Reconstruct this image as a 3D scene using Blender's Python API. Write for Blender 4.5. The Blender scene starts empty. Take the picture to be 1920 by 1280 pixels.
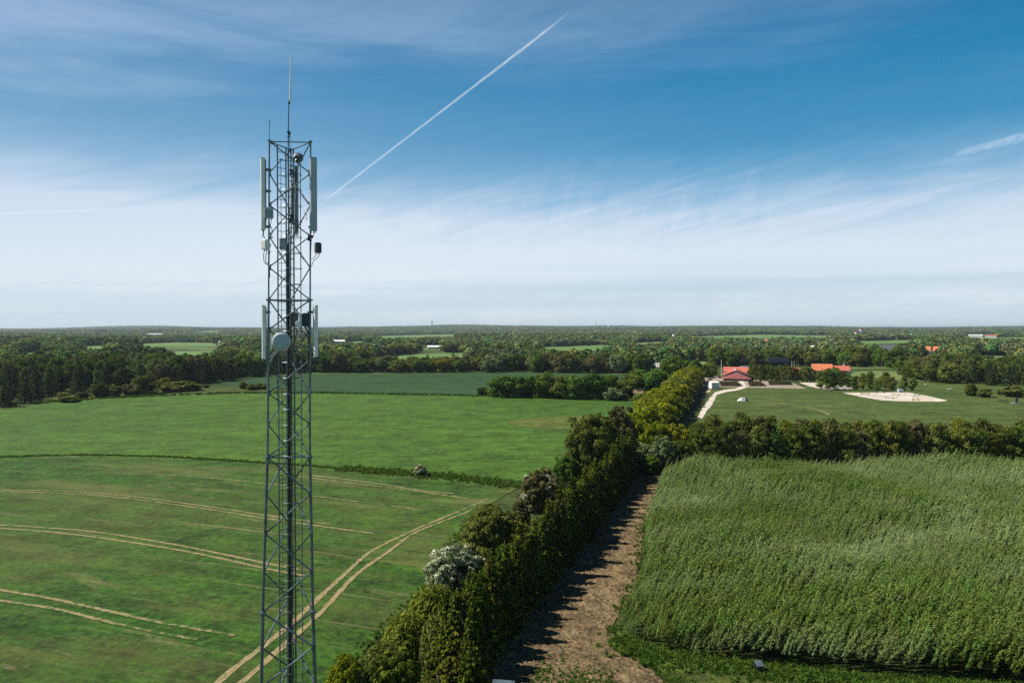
import bpy, math, random
import numpy as np
from mathutils import Vector, Matrix
from mathutils.geometry import delaunay_2d_cdt
random.seed(7); RNG = np.random.default_rng(7)
sc = bpy.context.scene
COL = sc.collection
R = math.radians
EYE = 24.0; F = 1400.0; HOR = 616.0
PITCH = math.atan((640-HOR)/F)
TY = 29.0                      # distance to the tower
cp, sp_ = math.cos(PITCH), math.sin(PITCH)

# ------------------------------------------------------------------ terrain
def sst(a, b, x):
    t = np.clip((x-a)/(b-a), 0, 1); return t*t*(3-2*t)
def hgt(x, y):
    x = np.asarray(x, float); y = np.asarray(y, float)
    r = np.hypot(x, y)
    h = 0.7*np.sin(x/75+.7)*np.sin(y/95+.3)*sst(60, 160, r)
    h = h+2.6*np.sin(x/260+1)*np.sin(y/310+2)*sst(380, 900, r)
    az = x/np.maximum(np.abs(y), 1)
    hill = (4+25*sst(-.66, -.52, az))+8*np.sin(x/900+1)+5*np.sin(x/410+2+y/900)+4*np.sin(x/167+1)*np.sin(y/600)
    h = h+6.0*np.sin(x/560+y/430+.6)*np.sin(y/340+1.1)*sst(900, 2000, y)
    h = h+(hill+3*np.sin(x/210+y/300))*sst(2300, 7000, y)*(1-sst(9000, 12000, y))
    return h
def ray(px, py):
    a = (px-960)/F; c = (640-py)/F
    return (a, cp+c*sp_, -sp_+c*cp)      # y forward, z up
def G(px, py):
    d = ray(px, py)
    dz = min(d[2], -1e-4); t = -EYE/dz
    for _ in range(30):
        hh = float(hgt(d[0]*t, d[1]*t)); t = t*.5+.5*min((hh-EYE)/dz, 3e4)
    return (d[0]*t, d[1]*t)
def P(px, py, Y):
    d = ray(px, py); t = Y/d[1]
    return Vector((d[0]*t, Y, EYE+d[2]*t))
def PX(x, y, z):
    X = x; dy = y; dz = z-EYE
    f = dy*cp-dz*sp_; u = dy*sp_+dz*cp
    return 960+F*X/f, 640-F*u/f
def H(x, y): return float(hgt(x, y))

# ------------------------------------------------------------------ object helpers
def tag(o, label=None, cat=None, group=None, kind=None):
    if label: o['label'] = label
    if cat: o['category'] = cat
    if group: o['group'] = group
    if kind: o['kind'] = kind
    return o
def link(name, me, parent=None, mat=None):
    o = bpy.data.objects.new(name, me); COL.objects.link(o)
    if parent: o.parent = parent
    if mat: me.materials.append(mat)
    return o
def empty(name, loc, rz=0, **k):
    o = bpy.data.objects.new(name, None); COL.objects.link(o)
    o.location = loc; o.rotation_euler = (0, 0, rz); o.empty_display_size = .3
    return tag(o, **k)
class MB:
    def __init__(s): s.v = []; s.f = []; s.m = []
    def add(s, vs, fs, mi=0):
        n = len(s.v); s.v += [tuple(v) for v in vs]; s.f += [tuple(i+n for i in f) for f in fs]; s.m += [mi]*len(fs)
    def box(s, c, sz, rz=0, mi=0, bev=0):
        x, y, z = sz[0]/2, sz[1]/2, sz[2]/2; cs, sn = math.cos(rz), math.sin(rz)
        if bev > 0:
            b = bev; pr = [(-x+b, -y), (x-b, -y), (x, -y+b), (x, y-b), (x-b, y), (-x+b, y), (-x, y-b), (-x, -y+b)]
        else: pr = [(-x, -y), (x, -y), (x, y), (-x, y)]
        n = len(pr); vs = []
        for q in (-z, z):
            for a, b_ in pr: vs.append((c[0]+a*cs-b_*sn, c[1]+a*sn+b_*cs, c[2]+q))
        fs = [tuple(range(n))[::-1], tuple(range(n, 2*n))]+[(i, (i+1) % n, n+(i+1) % n, n+i) for i in range(n)]
        s.add(vs, fs, mi)
    def tube(s, pts, r, n=8, mi=0, cap=True):
        pts = [Vector(p) for p in pts]; rs = r if isinstance(r, (list, tuple)) else [r]*len(pts)
        vs = []; ref = None
        for i, p in enumerate(pts):
            d = (pts[min(i+1, len(pts)-1)]-pts[max(i-1, 0)]).normalized()
            if ref is None: ref = Vector((0, 0, 1)) if abs(d.z) < .9 else Vector((1, 0, 0))
            a = d.cross(ref).normalized(); b = d.cross(a).normalized(); ref = -b if False else ref
            for k in range(n):
                t = 2*math.pi*k/n; vs.append(p+(a*math.cos(t)+b*math.sin(t))*rs[i])
        fs = [(i*n+k, i*n+(k+1) % n, (i+1)*n+(k+1) % n, (i+1)*n+k) for i in range(len(pts)-1) for k in range(n)]
        if cap: fs += [tuple(range(n))[::-1], tuple(range((len(pts)-1)*n, len(pts)*n))]
        s.add(vs, fs, mi)
    def poly(s, vs, fs, mi=0): s.add(vs, fs, mi)
    def build(s, name, mats, parent=None, smooth=False):
        me = bpy.data.meshes.new(name); me.from_pydata(s.v, [], s.f)
        for m in (mats if isinstance(mats, (list, tuple)) else [mats]): me.materials.append(m)
        me.polygons.foreach_set('material_index', s.m)
        if smooth: me.polygons.foreach_set('use_smooth', [True]*len(s.f))
        me.update(); return link(name, me, parent)

# ------------------------------------------------------------------ materials
def newmat(name):
    m = bpy.data.materials.new(name); m.use_nodes = True; nt = m.node_tree; nt.nodes.clear()
    out = nt.nodes.new('ShaderNodeOutputMaterial'); return m, nt, out
def N(nt, t, **k):
    n = nt.nodes.new(t)
    for a, b in k.items(): setattr(n, a, b)
    return n
def L(nt, a, b): nt.links.new(a, b)
def rgb(c): return (c[0], c[1], c[2], 1)
def mixc(nt, fac, a, b, mode='MIX'):
    n = N(nt, 'ShaderNodeMix', data_type='RGBA', blend_type=mode)
    for i, v in ((0, fac), (6, a), (7, b)):
        if isinstance(v, (int, float)): n.inputs[i].default_value = v
        elif isinstance(v, tuple): n.inputs[i].default_value = rgb(v)
        else: L(nt, v, n.inputs[i])
    return n.outputs[2]
def math_(nt, op, a, b=None, c=None, clamp=False):
    n = N(nt, 'ShaderNodeMath', operation=op, use_clamp=clamp)
    for i, v in enumerate((a, b, c)):
        if v is None: continue
        if isinstance(v, (int, float)): n.inputs[i].default_value = v
        else: L(nt, v, n.inputs[i])
    return n.outputs[0]
def ramp(nt, fac, stops, interp='LINEAR'):
    n = N(nt, 'ShaderNodeValToRGB'); cr = n.color_ramp; cr.interpolation = interp
    while len(cr.elements) < len(stops): cr.elements.new(.5)
    for e, (p, c) in zip(cr.elements, stops):
        e.position = p; e.color = rgb(c) if isinstance(c, tuple) else (c, c, c, 1)
    L(nt, fac, n.inputs[0]); return n.outputs[0]
def mapping(nt, vec, scale=(1, 1, 1), rot=(0, 0, 0), loc=(0, 0, 0)):
    n = N(nt, 'ShaderNodeMapping'); L(nt, vec, n.inputs[0])
    n.inputs['Scale'].default_value = scale; n.inputs['Rotation'].default_value = rot; n.inputs['Location'].default_value = loc
    return n.outputs[0]
def rowmap(nt, vec, scale, rot):
    return mapping(nt, mapping(nt, vec, (1, 1, 1), (0, 0, rot)), scale)
def noise(nt, vec, scale, detail=4, rough=.55, dist=0):
    n = N(nt, 'ShaderNodeTexNoise'); L(nt, vec, n.inputs['Vector'])
    n.inputs['Scale'].default_value = scale; n.inputs['Detail'].default_value = detail
    n.inputs['Roughness'].default_value = rough; n.inputs['Distortion'].default_value = dist
    return n.outputs[0]
def wpos(nt): return N(nt, 'ShaderNodeNewGeometry').outputs['Position']
def opos(nt): return N(nt, 'ShaderNodeTexCoord').outputs['Object']

def plain(name, c, rough=.6, metal=0, var=.12, scale=3.0, bump=0):
    m, nt, out = newmat(name); b = N(nt, 'ShaderNodeBsdfPrincipled')
    n = noise(nt, opos(nt), scale, 5)
    d = tuple(max(0, v*(1-var*2)) for v in c); e = tuple(v*(1+var) for v in c)
    L(nt, ramp(nt, n, [(.3, d), (.7, e)]), b.inputs['Base Color'])
    b.inputs['Roughness'].default_value = rough; b.inputs['Metallic'].default_value = metal
    if bump:
        bp = N(nt, 'ShaderNodeBump'); bp.inputs['Strength'].default_value = bump; L(nt, n, bp.inputs['Height']); L(nt, bp.outputs[0], b.inputs['Normal'])
    L(nt, b.outputs[0], out.inputs[0]); return m

def ground_mat(name, layers, fine=(.35, .9), finescale=1.6, bump=.5, bumpscale=2.5, patch=None, rowdir=0, pmax=1.0):
    """layers: (dark, light) colours mixed by broad noise; patch: (colour, scale, lo, hi)"""
    m, nt, out = newmat(name); p = wpos(nt)
    a, b_ = layers
    broad = noise(nt, rowmap(nt, p, (.010, .024, .02), rowdir), 1.0, 5, .6, .6)
    base = ramp(nt, broad, [(.32, a), (.68, b_)])
    rows = noise(nt, rowmap(nt, p, (.02, .55, .1), rowdir), 1.0, 4, .6, .25)
    base = mixc(nt, ramp(nt, rows, [(.42, 0.0), (.66, .45)]), base, tuple(v*.62 for v in a))
    drill = noise(nt, rowmap(nt, p, (.12, 2.6, .1), rowdir), 1.0, 3, .6, .1)
    base = mixc(nt, ramp(nt, drill, [(.50, 0.0), (.70, .4)]), base, tuple(min(1, v*1.35) for v in b_))
    f1 = noise(nt, p, finescale, 6, .75)
    f2 = noise(nt, p, finescale*.16, 5, .65)
    k = math_(nt, 'ADD', math_(nt, 'MULTIPLY', f1, .6), math_(nt, 'MULTIPLY', f2, .4))
    base = mixc(nt, 1.0, base, ramp(nt, k, [(.40, fine[0]*.85), (.5, (fine[0]+fine[1])/2+.15), (.61, fine[1]*1.4)]), 'MULTIPLY')
    if patch:
        for (pc, s, lo, hi, st) in patch:
            pn = noise(nt, rowmap(nt, p, (s*st, s, s), rowdir), 1.0, 7, .70, .3)
            base = mixc(nt, ramp(nt, pn, [(lo, 0.0), (hi, pmax)]), base, pc)
    b = N(nt, 'ShaderNodeBsdfPrincipled'); b.inputs['Roughness'].default_value = .9
    b.inputs['Specular IOR Level'].default_value = .15
    L(nt, base, b.inputs['Base Color'])
    bp = N(nt, 'ShaderNodeBump'); bp.inputs['Strength'].default_value = bump; bp.inputs['Distance'].default_value = .25
    L(nt, noise(nt, p, bumpscale, 6, .7), bp.inputs['Height']); L(nt, bp.outputs[0], b.inputs['Normal'])
    L(nt, b.outputs[0], out.inputs[0]); return m

def leaf_mat(name, dark, mid, light, trans=.22, objvar=.25, gloss=0.0, world=None):
    m, nt, out = newmat(name)
    at = N(nt, 'ShaderNodeAttribute', attribute_name='tone')
    oi = N(nt, 'ShaderNodeObjectInfo')
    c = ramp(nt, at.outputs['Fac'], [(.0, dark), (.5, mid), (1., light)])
    hs = N(nt, 'ShaderNodeHueSaturation')
    L(nt, math_(nt, 'MULTIPLY_ADD', oi.outputs['Random'], .05*objvar*4, .5-.025*objvar*4), hs.inputs['Hue'])
    L(nt, math_(nt, 'MULTIPLY_ADD', math_(nt, 'FRACT', math_(nt, 'MULTIPLY', oi.outputs['Random'], 7.3)), objvar*1.6, 1-objvar*.8), hs.inputs['Value'])
    hs.inputs['Saturation'].default_value = 1.0
    L(nt, c, hs.inputs['Color']); c = hs.outputs[0]
    if world:
        s, col = world; pn = noise(nt, mapping(nt, wpos(nt), (s*.9, s*1.5, s)), 1.0, 6, .68, 1.6)
        c = mixc(nt, ramp(nt, pn, [(.44, 0.0), (.66, .75)]), c, col)
    d = N(nt, 'ShaderNodeBsdfDiffuse'); L(nt, c, d.inputs[0])
    t = N(nt, 'ShaderNodeBsdfTranslucent'); L(nt, mixc(nt, .5, c, (.1, .16, .02)), t.inputs[0])
    mx = N(nt, 'ShaderNodeMixShader'); mx.inputs[0].default_value = trans
    L(nt, d.outputs[0], mx.inputs[1]); L(nt, t.outputs[0], mx.inputs[2]); res = mx.outputs[0]
    if gloss:
        g = N(nt, 'ShaderNodeBsdfGlossy'); g.inputs['Roughness'].default_value = .45; g.inputs[0].default_value = (.8, .85, .8, 1)
        m2 = N(nt, 'ShaderNodeMixShader'); m2.inputs[0].default_value = gloss
        L(nt, res, m2.inputs[1]); L(nt, g.outputs[0], m2.inputs[2]); res = m2.outputs[0]
    L(nt, res, out.inputs[0]); return m

M = {}
M['steel'] = plain('galvanised_steel', (.16, .205, .23), .38, .5, .25, 3)
M['steel_dark'] = plain('dark_steel', (.05, .06, .065), .5, .5, .15, 4)
M['radome'] = plain('radome_plastic', (.88, .88, .86), .5, 0, .05, 2)
M['radome_grey'] = plain('grey_housing', (.42, .48, .52), .5, 0, .06, 2)
M['housing_dark'] = plain('dark_housing', (.085, .10, .11), .5, 0, .1, 3)
M['cable'] = plain('black_cable', (.012, .012, .014), .5)
M['dish'] = plain('dish_paint', (.40, .48, .54), .45, 0, .04, 2)
M['concrete'] = plain('concrete', (.33, .32, .30), .9, 0, .15, 2, .2)
M['bark'] = plain('bark', (.05, .042, .03), .9, 0, .3, 3)
M['bark_birch'] = plain('birch_bark', (.42, .40, .36), .8, 0, .35, 2.2)
M['twig'] = plain('dry_twig', (.16, .13, .09), .9, 0, .3, 3)
M['roof_red'] = plain('red_roof', (.50, .13, .09), .7, 0, .12, .6)
M['roof_dark_red'] = plain('dark_red_roof', (.24, .07, .06), .7, 0, .15, .5)
M['roof_orange'] = plain('orange_tiles', (.55, .17, .07), .8, 0, .12, .8)
M['wall_white'] = plain('white_wall', (.72, .72, .70), .8, 0, .05, 1)
M['wall_brick'] = plain('brick_wall', (.34, .17, .10), .85, 0, .15, 2)
M['wall_dark'] = plain('dark_cladding', (.06, .06, .065), .8, 0, .1, 2)
M['wood'] = plain('timber', (.20, .13, .075), .8, 0, .2, 2)
M['glass'] = plain('window_glass', (.03, .04, .05), .08, 0, .1, 2)
M['white'] = plain('white_paint', (.78, .78, .76), .5, 0, .04, 2)
M['orange'] = plain('orange_paint', (.75, .12, .02), .5, 0, .05, 2)
M['yellow'] = plain('yellow_paint', (.7, .45, .03), .5, 0, .05, 2)
M['blue'] = plain('pale_blue_paint', (.35, .5, .62), .5, 0, .05, 2)
M['solar'] = plain('solar_cells', (.012, .016, .028), .35, 0, .1, 1)
M['wool'] = plain('wool', (.6, .56, .5), .95, 0, .1, 5)
M['sandpile'] = plain('sand_heap', (.48, .37, .24), .95, 0, .12, 3, .3)
M['canvas'] = plain('white_canvas', (.75, .74, .71), .8, 0, .08, 1.5, .3)

# leaf materials
LM = {}
LM['spruce'] = leaf_mat('spruce_needles', (.012, .024, .004), (.078, .108, .013), (.36, .38, .045), .22, .3)
LM['spruce_far'] = leaf_mat('conifer_needles', (.014, .025, .010), (.038, .060, .020), (.08, .105, .035), .1, .4)
LM['broad'] = leaf_mat('broad_leaves', (.024, .044, .008), (.088, .138, .022), (.21, .28, .055), .3, .4)
LM['broad_bright'] = leaf_mat('bright_leaves', (.03, .06, .008), (.10, .17, .022), (.21, .30, .045), .25, .2)
LM['golden'] = leaf_mat('golden_leaves', (.05, .062, .004), (.21, .225, .014), (.44, .44, .03), .34, .2)
LM['olive'] = leaf_mat('olive_leaves', (.034, .044, .009), (.13, .15, .03), (.30, .32, .08), .28, .2)
LM['brown'] = leaf_mat('budding_leaves', (.045, .042, .014), (.135, .125, .045), (.25, .235, .10), .2, .2)
LM['greygreen'] = leaf_mat('willow_leaves', (.04, .06, .02), (.16, .22, .085), (.36, .43, .21), .28, .2)
LM['blossom'] = leaf_mat('white_blossom', (.40, .44, .24), (.80, .80, .58), (.92, .91, .76), .25, .05)
LM['birch'] = leaf_mat('birch_leaves', (.026, .036, .006), (.11, .135, .022), (.24, .265, .05), .32, .35)
LM['yellowleaf'] = leaf_mat('yellow_leaves', (.08, .09, .004), (.19, .20, .012), (.34, .34, .025), .3, .1)
LM['broom'] = leaf_mat('tall_shrub_stems', (.05, .07, .008), (.17, .20, .025), (.34, .36, .06), .3, .1)
LM['far'] = leaf_mat('woodland_leaves', (.038, .066, .020), (.14, .20, .052), (.28, .35, .11), .25, .65)
LM['far_grey'] = leaf_mat('woodland_grey_leaves', (.05, .07, .03), (.15, .19, .085), (.28, .32, .17), .18, .4)
LM['dead'] = leaf_mat('dry_twigs', (.14, .11, .08), (.30, .25, .19), (.46, .40, .31), .05, .1)
LM['shoot'] = leaf_mat('coppice_leaves', (.03, .060, .009), (.145, .225, .040), (.42, .51, .17), .34, .3, .0, (.03, (.38, .47, .22)))
LM['grass'] = leaf_mat('grass_blades', (.025, .055, .008), (.07, .13, .018), (.14, .22, .04), .25, .15)

# ------------------------------------------------------------------ foliage meshes (numpy)
def unit(a): return a/np.maximum(np.linalg.norm(a, axis=-1, keepdims=True), 1e-9)
def card_mesh(name, Pn, Nn, LW, tone, T=None, mats=None, mi=None, rng=RNG):
    """rhombic leaves / leaf clusters. Pn points, Nn normals, LW (n,2) sizes, tone 0..1, T long axis"""
    n = len(Pn); Nn = unit(Nn)
    if T is None: T = rng.normal(size=(n, 3))
    T = unit(T-Nn*np.sum(T*Nn, 1, keepdims=True)); B = np.cross(Nn, T)
    l = LW[:, :1]/2; w = LW[:, 1:]/2; s = rng.uniform(-.35, .35, (n, 1))
    V = np.stack([Pn-T*l, Pn+B*w+T*l*s+Nn*w*.25, Pn+T*l, Pn-B*w+T*l*s+Nn*w*.25], 1).reshape(-1, 3)
    me = bpy.data.meshes.new(name)
    me.vertices.add(4*n); me.vertices.foreach_set('co', V.ravel().astype(np.float32))
    me.loops.add(4*n); me.loops.foreach_set('vertex_index', np.arange(4*n, dtype=np.int32))
    me.polygons.add(n); me.polygons.foreach_set('loop_start', np.arange(0, 4*n, 4, dtype=np.int32))
    me.polygons.foreach_set('loop_total', np.full(n, 4, np.int32))
    a = me.attributes.new('tone', 'FLOAT', 'FACE'); a.data.foreach_set('value', np.clip(tone, 0, 1).astype(np.float32))
    for m in (mats or []): me.materials.append(m)
    if mi is not None: me.polygons.foreach_set('material_index', mi.astype(np.int32))
    me.update(calc_edges=True); return me
def rdir(n, rng): return unit(rng.normal(size=(n, 3)))
def crown_round(name, seed, z0, ncl, nleaf, leaf, mats, rc=(.26, .42), flat=1.0, lump=.25, blossom=0., lean=0., fr=(.45, .8)):
    """height 1, radius .5: scaled by the object"""
    rng = np.random.default_rng(seed); hz = (1-z0)/2; cz = z0+hz
    d = rdir(ncl, rng); d[:, 2] = np.abs(d[:, 2])*np.where(rng.random(ncl) < .68, 1, -1)
    f = rng.uniform(*fr, ncl)*(1+lump*rng.normal(size=ncl)*.4)
    C = d*f[:, None]*np.array([.5, .5, hz]); C[:, 2] += cz
    rcl = rng.uniform(*rc, ncl)*.5
    i = rng.integers(0, ncl, nleaf); q = rdir(nleaf, rng)
    q = unit(q+unit(C[i]-np.array([0, 0, cz-.1]))*.75+np.array([0, 0, .25]))
    rad = rcl[i]*rng.uniform(.75, 1.08, nleaf)
    p = C[i]+q*rad[:, None]*np.array([1, 1, .85]); n = q+rng.normal(size=(nleaf, 3))*.55
    # inner mass
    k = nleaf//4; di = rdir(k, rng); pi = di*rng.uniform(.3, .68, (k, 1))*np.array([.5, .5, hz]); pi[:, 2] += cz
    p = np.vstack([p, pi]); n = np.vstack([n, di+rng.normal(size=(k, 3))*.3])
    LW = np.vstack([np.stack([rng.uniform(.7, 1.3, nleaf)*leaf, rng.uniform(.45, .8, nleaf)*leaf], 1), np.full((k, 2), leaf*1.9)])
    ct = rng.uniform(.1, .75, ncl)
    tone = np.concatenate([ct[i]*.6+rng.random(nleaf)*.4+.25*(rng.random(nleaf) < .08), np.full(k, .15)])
    p[:, 0] += lean*np.clip(p[:, 2], 0, 1)**1.5
    p[:, 2] = np.maximum(p[:, 2], .012)
    mi = None
    if blossom > 0:
        cb = rng.random(ncl) < blossom
        mi = np.zeros(len(p)); mi[:nleaf] = (cb[i] & (rng.random(nleaf) < .25+.4*(np.sin(p[:nleaf, 0]*31+p[:nleaf, 1]*23)*np.sin(p[:nleaf, 2]*37+i) > -.1)))
    return card_mesh(name, p, n, LW, tone, None, mats, mi, rng)
def crown_spruce(name, seed, tiers, nb, per, leaf, mats, power=.75, droop=.35, outw=.55):
    rng = np.random.default_rng(seed); p = []; n = []; T = []; lw = []; tn = []
    for k in range(tiers):
        z = .03+.95*(k+.5*rng.random())/tiers; r = .5*(1-z)**power*(1+.2*rng.normal()*.5)+.012
        m = max(3, int(nb*(.35+.65*(1-z)))); a0 = rng.random()*6.28
        for j in range(m):
            a = a0+6.283*j/m+rng.normal()*.15; rr = r*rng.uniform(.7, 1.12); u = np.array([math.cos(a), math.sin(a), 0])
            cnt = max(3, int(per*(.35+.65*rr/.5))); s = rng.uniform(.15, 1, cnt)**.6; t0 = rng.uniform(.15, .7)
            side = rng.normal(size=(cnt, 1))*.06*(1.1-s[:, None])*2
            b = u*(s*rr)[:, None]+np.array([-u[1], u[0], 0])*side
            b[:, 2] = z-droop*.10*s+.03*(s**3)+rng.normal(size=cnt)*.004
            p.append(b); n.append(np.tile(np.array([u[0]*outw, u[1]*outw, .85]), (cnt, 1))+rng.normal(size=(cnt, 3))*.3)
            T.append(u+np.array([0, 0, .05-droop*.3])+rng.normal(size=(cnt, 3))*.45)
            lw.append(np.stack([rng.uniform(.8, 1.3, cnt)*leaf, rng.uniform(.35, .55, cnt)*leaf], 1))
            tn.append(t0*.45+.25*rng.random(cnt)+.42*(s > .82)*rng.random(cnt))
    k = 8                                                    # leader
    p.append(np.stack([rng.normal(size=k)*.004, rng.normal(size=k)*.004, np.linspace(.94, 1.0, k)], 1)); n.append(rng.normal(size=(k, 3))); T.append(np.tile([0, 0, 1.], (k, 1)))
    lw.append(np.full((k, 2), leaf*.5)); tn.append(np.full(k, .8))
    p = np.vstack(p); p[:, 2] = np.maximum(p[:, 2], .012)
    return card_mesh(name, p, np.vstack(n), np.vstack(lw), np.concatenate(tn), np.vstack(T), mats, None, rng)
def crown_column(name, seed, z0, nb, per, leaf, mats, wide=.5):
    """birch / poplar: ascending loose branches with gaps"""
    rng = np.random.default_rng(seed); p = []; n = []; tn = []
    for j in range(nb):
        zb = z0+(.9-z0)*rng.random()**.9; a = rng.random()*6.283
        prof = math.sin(math.pi*min(1, (zb-z0)/(1-z0)*.75+.25))**.7
        ln = wide*prof*rng.uniform(.5, 1.05); tz = min(1, zb+ln*rng.uniform(.25, .6))
        cnt = int(per*rng.uniform(.6, 1.3)); s = rng.random(cnt)**.7
        b = np.stack([math.cos(a)*s*ln, math.sin(a)*s*ln, zb+(tz-zb)*s], 1)+rng.normal(size=(cnt, 3))*np.array([.045, .045, .022])*(.7+.6*rng.random())
        p.append(b); n.append(unit(b*np.array([1, 1, 0]))+np.array([0, 0, .6])+rng.normal(size=(cnt, 3))*.6)
        tn.append(rng.uniform(0, .6)+.4*rng.random(cnt))
    p = np.vstack(p); n = np.vstack(n); m = len(p); p[:, 2] = np.clip(p[:, 2], .02, 1.02)
    LW = np.stack([rng.uniform(.7, 1.3, m)*leaf, rng.uniform(.5, .8, m)*leaf], 1)
    return card_mesh(name, p, n, LW, np.concatenate(tn), None, mats, None, rng)
def crown_stems(name, seed, count, leaf, mats, bend=.25, spread=.5):
    """dome of upright fine stems"""
    rng = np.random.default_rng(seed); a = rng.random(count)*6.283; r = spread*np.sqrt(rng.random(count))
    top = np.sqrt(np.maximum(0, 1-(r/spread)**2))*.92+.06; s = rng.uniform(.15, 1, count)**.45
    p = np.stack([r*np.cos(a)+bend*.25*s**2, r*np.sin(a), top*s*rng.uniform(.85, 1.08, count)], 1)
    T = np.stack([np.cos(a)*.25+bend, np.sin(a)*.25, np.ones(count)], 1)+rng.normal(size=(count, 3))*.3
    n = np.stack([np.cos(a)*r/spread, np.sin(a)*r/spread, np.full(count, .6)], 1)+rng.normal(size=(count, 3))*.5
    LW = np.stack([rng.uniform(.8, 1.6, count)*leaf, rng.uniform(.22, .4, count)*leaf], 1)
    return card_mesh(name, p, n, LW, rng.random(count)*.55+.4*(s > .85)*rng.random(count), T, mats, None, rng)
def trunk_mesh(name, seed, top=.8, r=.02, mat=None, limbs=5, spread=.25, low=.35):
    rng = random.Random(seed); mb = MB(); pts = []; x = y = 0
    for k in range(6):
        t = k/5; pts.append((x, y, t*top)); x += rng.uniform(-.012, .012); y += rng.uniform(-.012, .012)
    mb.tube(pts, [r*(1.25 if k == 0 else 1-.15*k) for k in range(6)], 6)
    for j in range(limbs):
        z = low+(top-low)*j/max(1, limbs); a = rng.uniform(0, 6.28); l = spread*rng.uniform(.6, 1)
        mb.tube([(0, 0, z), (math.cos(a)*l*.5, math.sin(a)*l*.5, z+l*.35), (math.cos(a)*l, math.sin(a)*l, z+l*.8)], [r*.5, r*.33, r*.12], 5)
    me = bpy.data.meshes.new(name); me.from_pydata(mb.v, [], mb.f); me.materials.append(mat or M['bark']); me.update(); return me
SH = {}
SH['bush_near'] = [crown_round('crown', 10+i, -.15, 170, 14000, .042, [LM['olive'], LM['blossom']], (.11, .20), lump=.12, fr=(.55, .84)) for i in range(3)]
SH['blossom_near'] = [crown_round('crown', 20+i, -.15, 190, 14000, .038, [LM['olive'], LM['blossom']], (.09, .17), lump=.12, blossom=.9, fr=(.55, .86)) for i in range(2)]
SH['bush_part_blossom'] = [crown_round('crown', 25, -.15, 150, 13000, .04, [LM['brown'], LM['blossom']], (.10, .19), lump=.12, blossom=.2, fr=(.55, .85))]
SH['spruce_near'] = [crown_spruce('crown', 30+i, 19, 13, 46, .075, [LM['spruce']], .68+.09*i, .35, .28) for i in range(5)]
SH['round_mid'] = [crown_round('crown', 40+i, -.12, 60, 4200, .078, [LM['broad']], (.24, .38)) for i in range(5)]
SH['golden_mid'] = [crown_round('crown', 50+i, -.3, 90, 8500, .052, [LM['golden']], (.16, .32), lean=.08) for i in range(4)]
SH['column_mid'] = [crown_column('crown', 60+i, .02, 70, 62, .055, [LM['birch']], .46) for i in range(6)]
SH['spruce_mid'] = [crown_spruce('crown', 70+i, 16, 9, 9, .13, [LM['spruce_far']], .6) for i in range(4)]
SH['dome_mid'] = [crown_round('crown', 80+i, -.25, 40, 2600, .08, [LM['olive']], (.2, .34)) for i in range(3)]
SH['stems'] = [crown_stems('crown', 90+i, 9000, .09, [LM['broom']]) for i in range(3)]
SH['dead'] = [crown_stems('crown', 95+i, 2600, .12, [LM['dead']], .1) for i in range(2)]
SH['round_far'] = [crown_round('far_crown', 100+i, .02, 16, 420, .19, [LM['far'] if i < 4 else LM['far_grey']], (.36, .5)) for i in range(6)]
SH['spruce_farr'] = [crown_spruce('far_conifer', 110+i, 8, 6, 4, .26, [LM['spruce_far']], .6) for i in range(2)]
TR = {'bark': [trunk_mesh('trunk', 1+i, .8, .022, M['bark'], 6, .24) for i in range(3)],
      'birch': [trunk_mesh('trunk', 5+i, .93, .012, M['bark_birch'], 4, .12, .4) for i in range(3)],
      'twig': [trunk_mesh('trunk', 9, .6, .02, M['twig'], 8, .35, .1)]}
cnt = [0]
def plant(name, shape, x, y, Hh, Rr, leaf, label, cat='tree', group=None, trunk='bark', var=None, rot=None, sink=0.05):
    cnt[0] += 1; z = H(x, y)
    o = empty(name, (x, y, z-sink), random.uniform(0, 6.28) if rot is None else rot, label=label, cat=cat, group=group)
    vs = SH[shape]; me = vs[(cnt[0]*7+3) % len(vs) if var is None else var % len(vs)]
    c = bpy.data.objects.new('foliage' if cat in ('bush', 'shrub') else 'crown', me); COL.objects.link(c); c.parent = o
    c.scale = (2*Rr, 2*Rr, Hh)
    if leaf:
        c.material_slots[0].link = 'OBJECT'; c.material_slots[0].material = LM[leaf]
    if trunk:
        ts = TR[trunk]; t = bpy.data.objects.new('stem' if cat in ('bush', 'shrub') else 'trunk', ts[cnt[0] % len(ts)]); COL.objects.link(t); t.parent = o
        t.scale = (Hh*.8, Hh*.8, Hh)
    return o
def plantpx(name, shape, px, by, ty, wpx, leaf, label, **k):
    x, y = G(px, by); z = P(px, ty, y).z-H(x, y); r = wpx*y/F/2
    return plant(name, shape, x, y, z+.05, r, leaf, label, **k)

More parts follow.
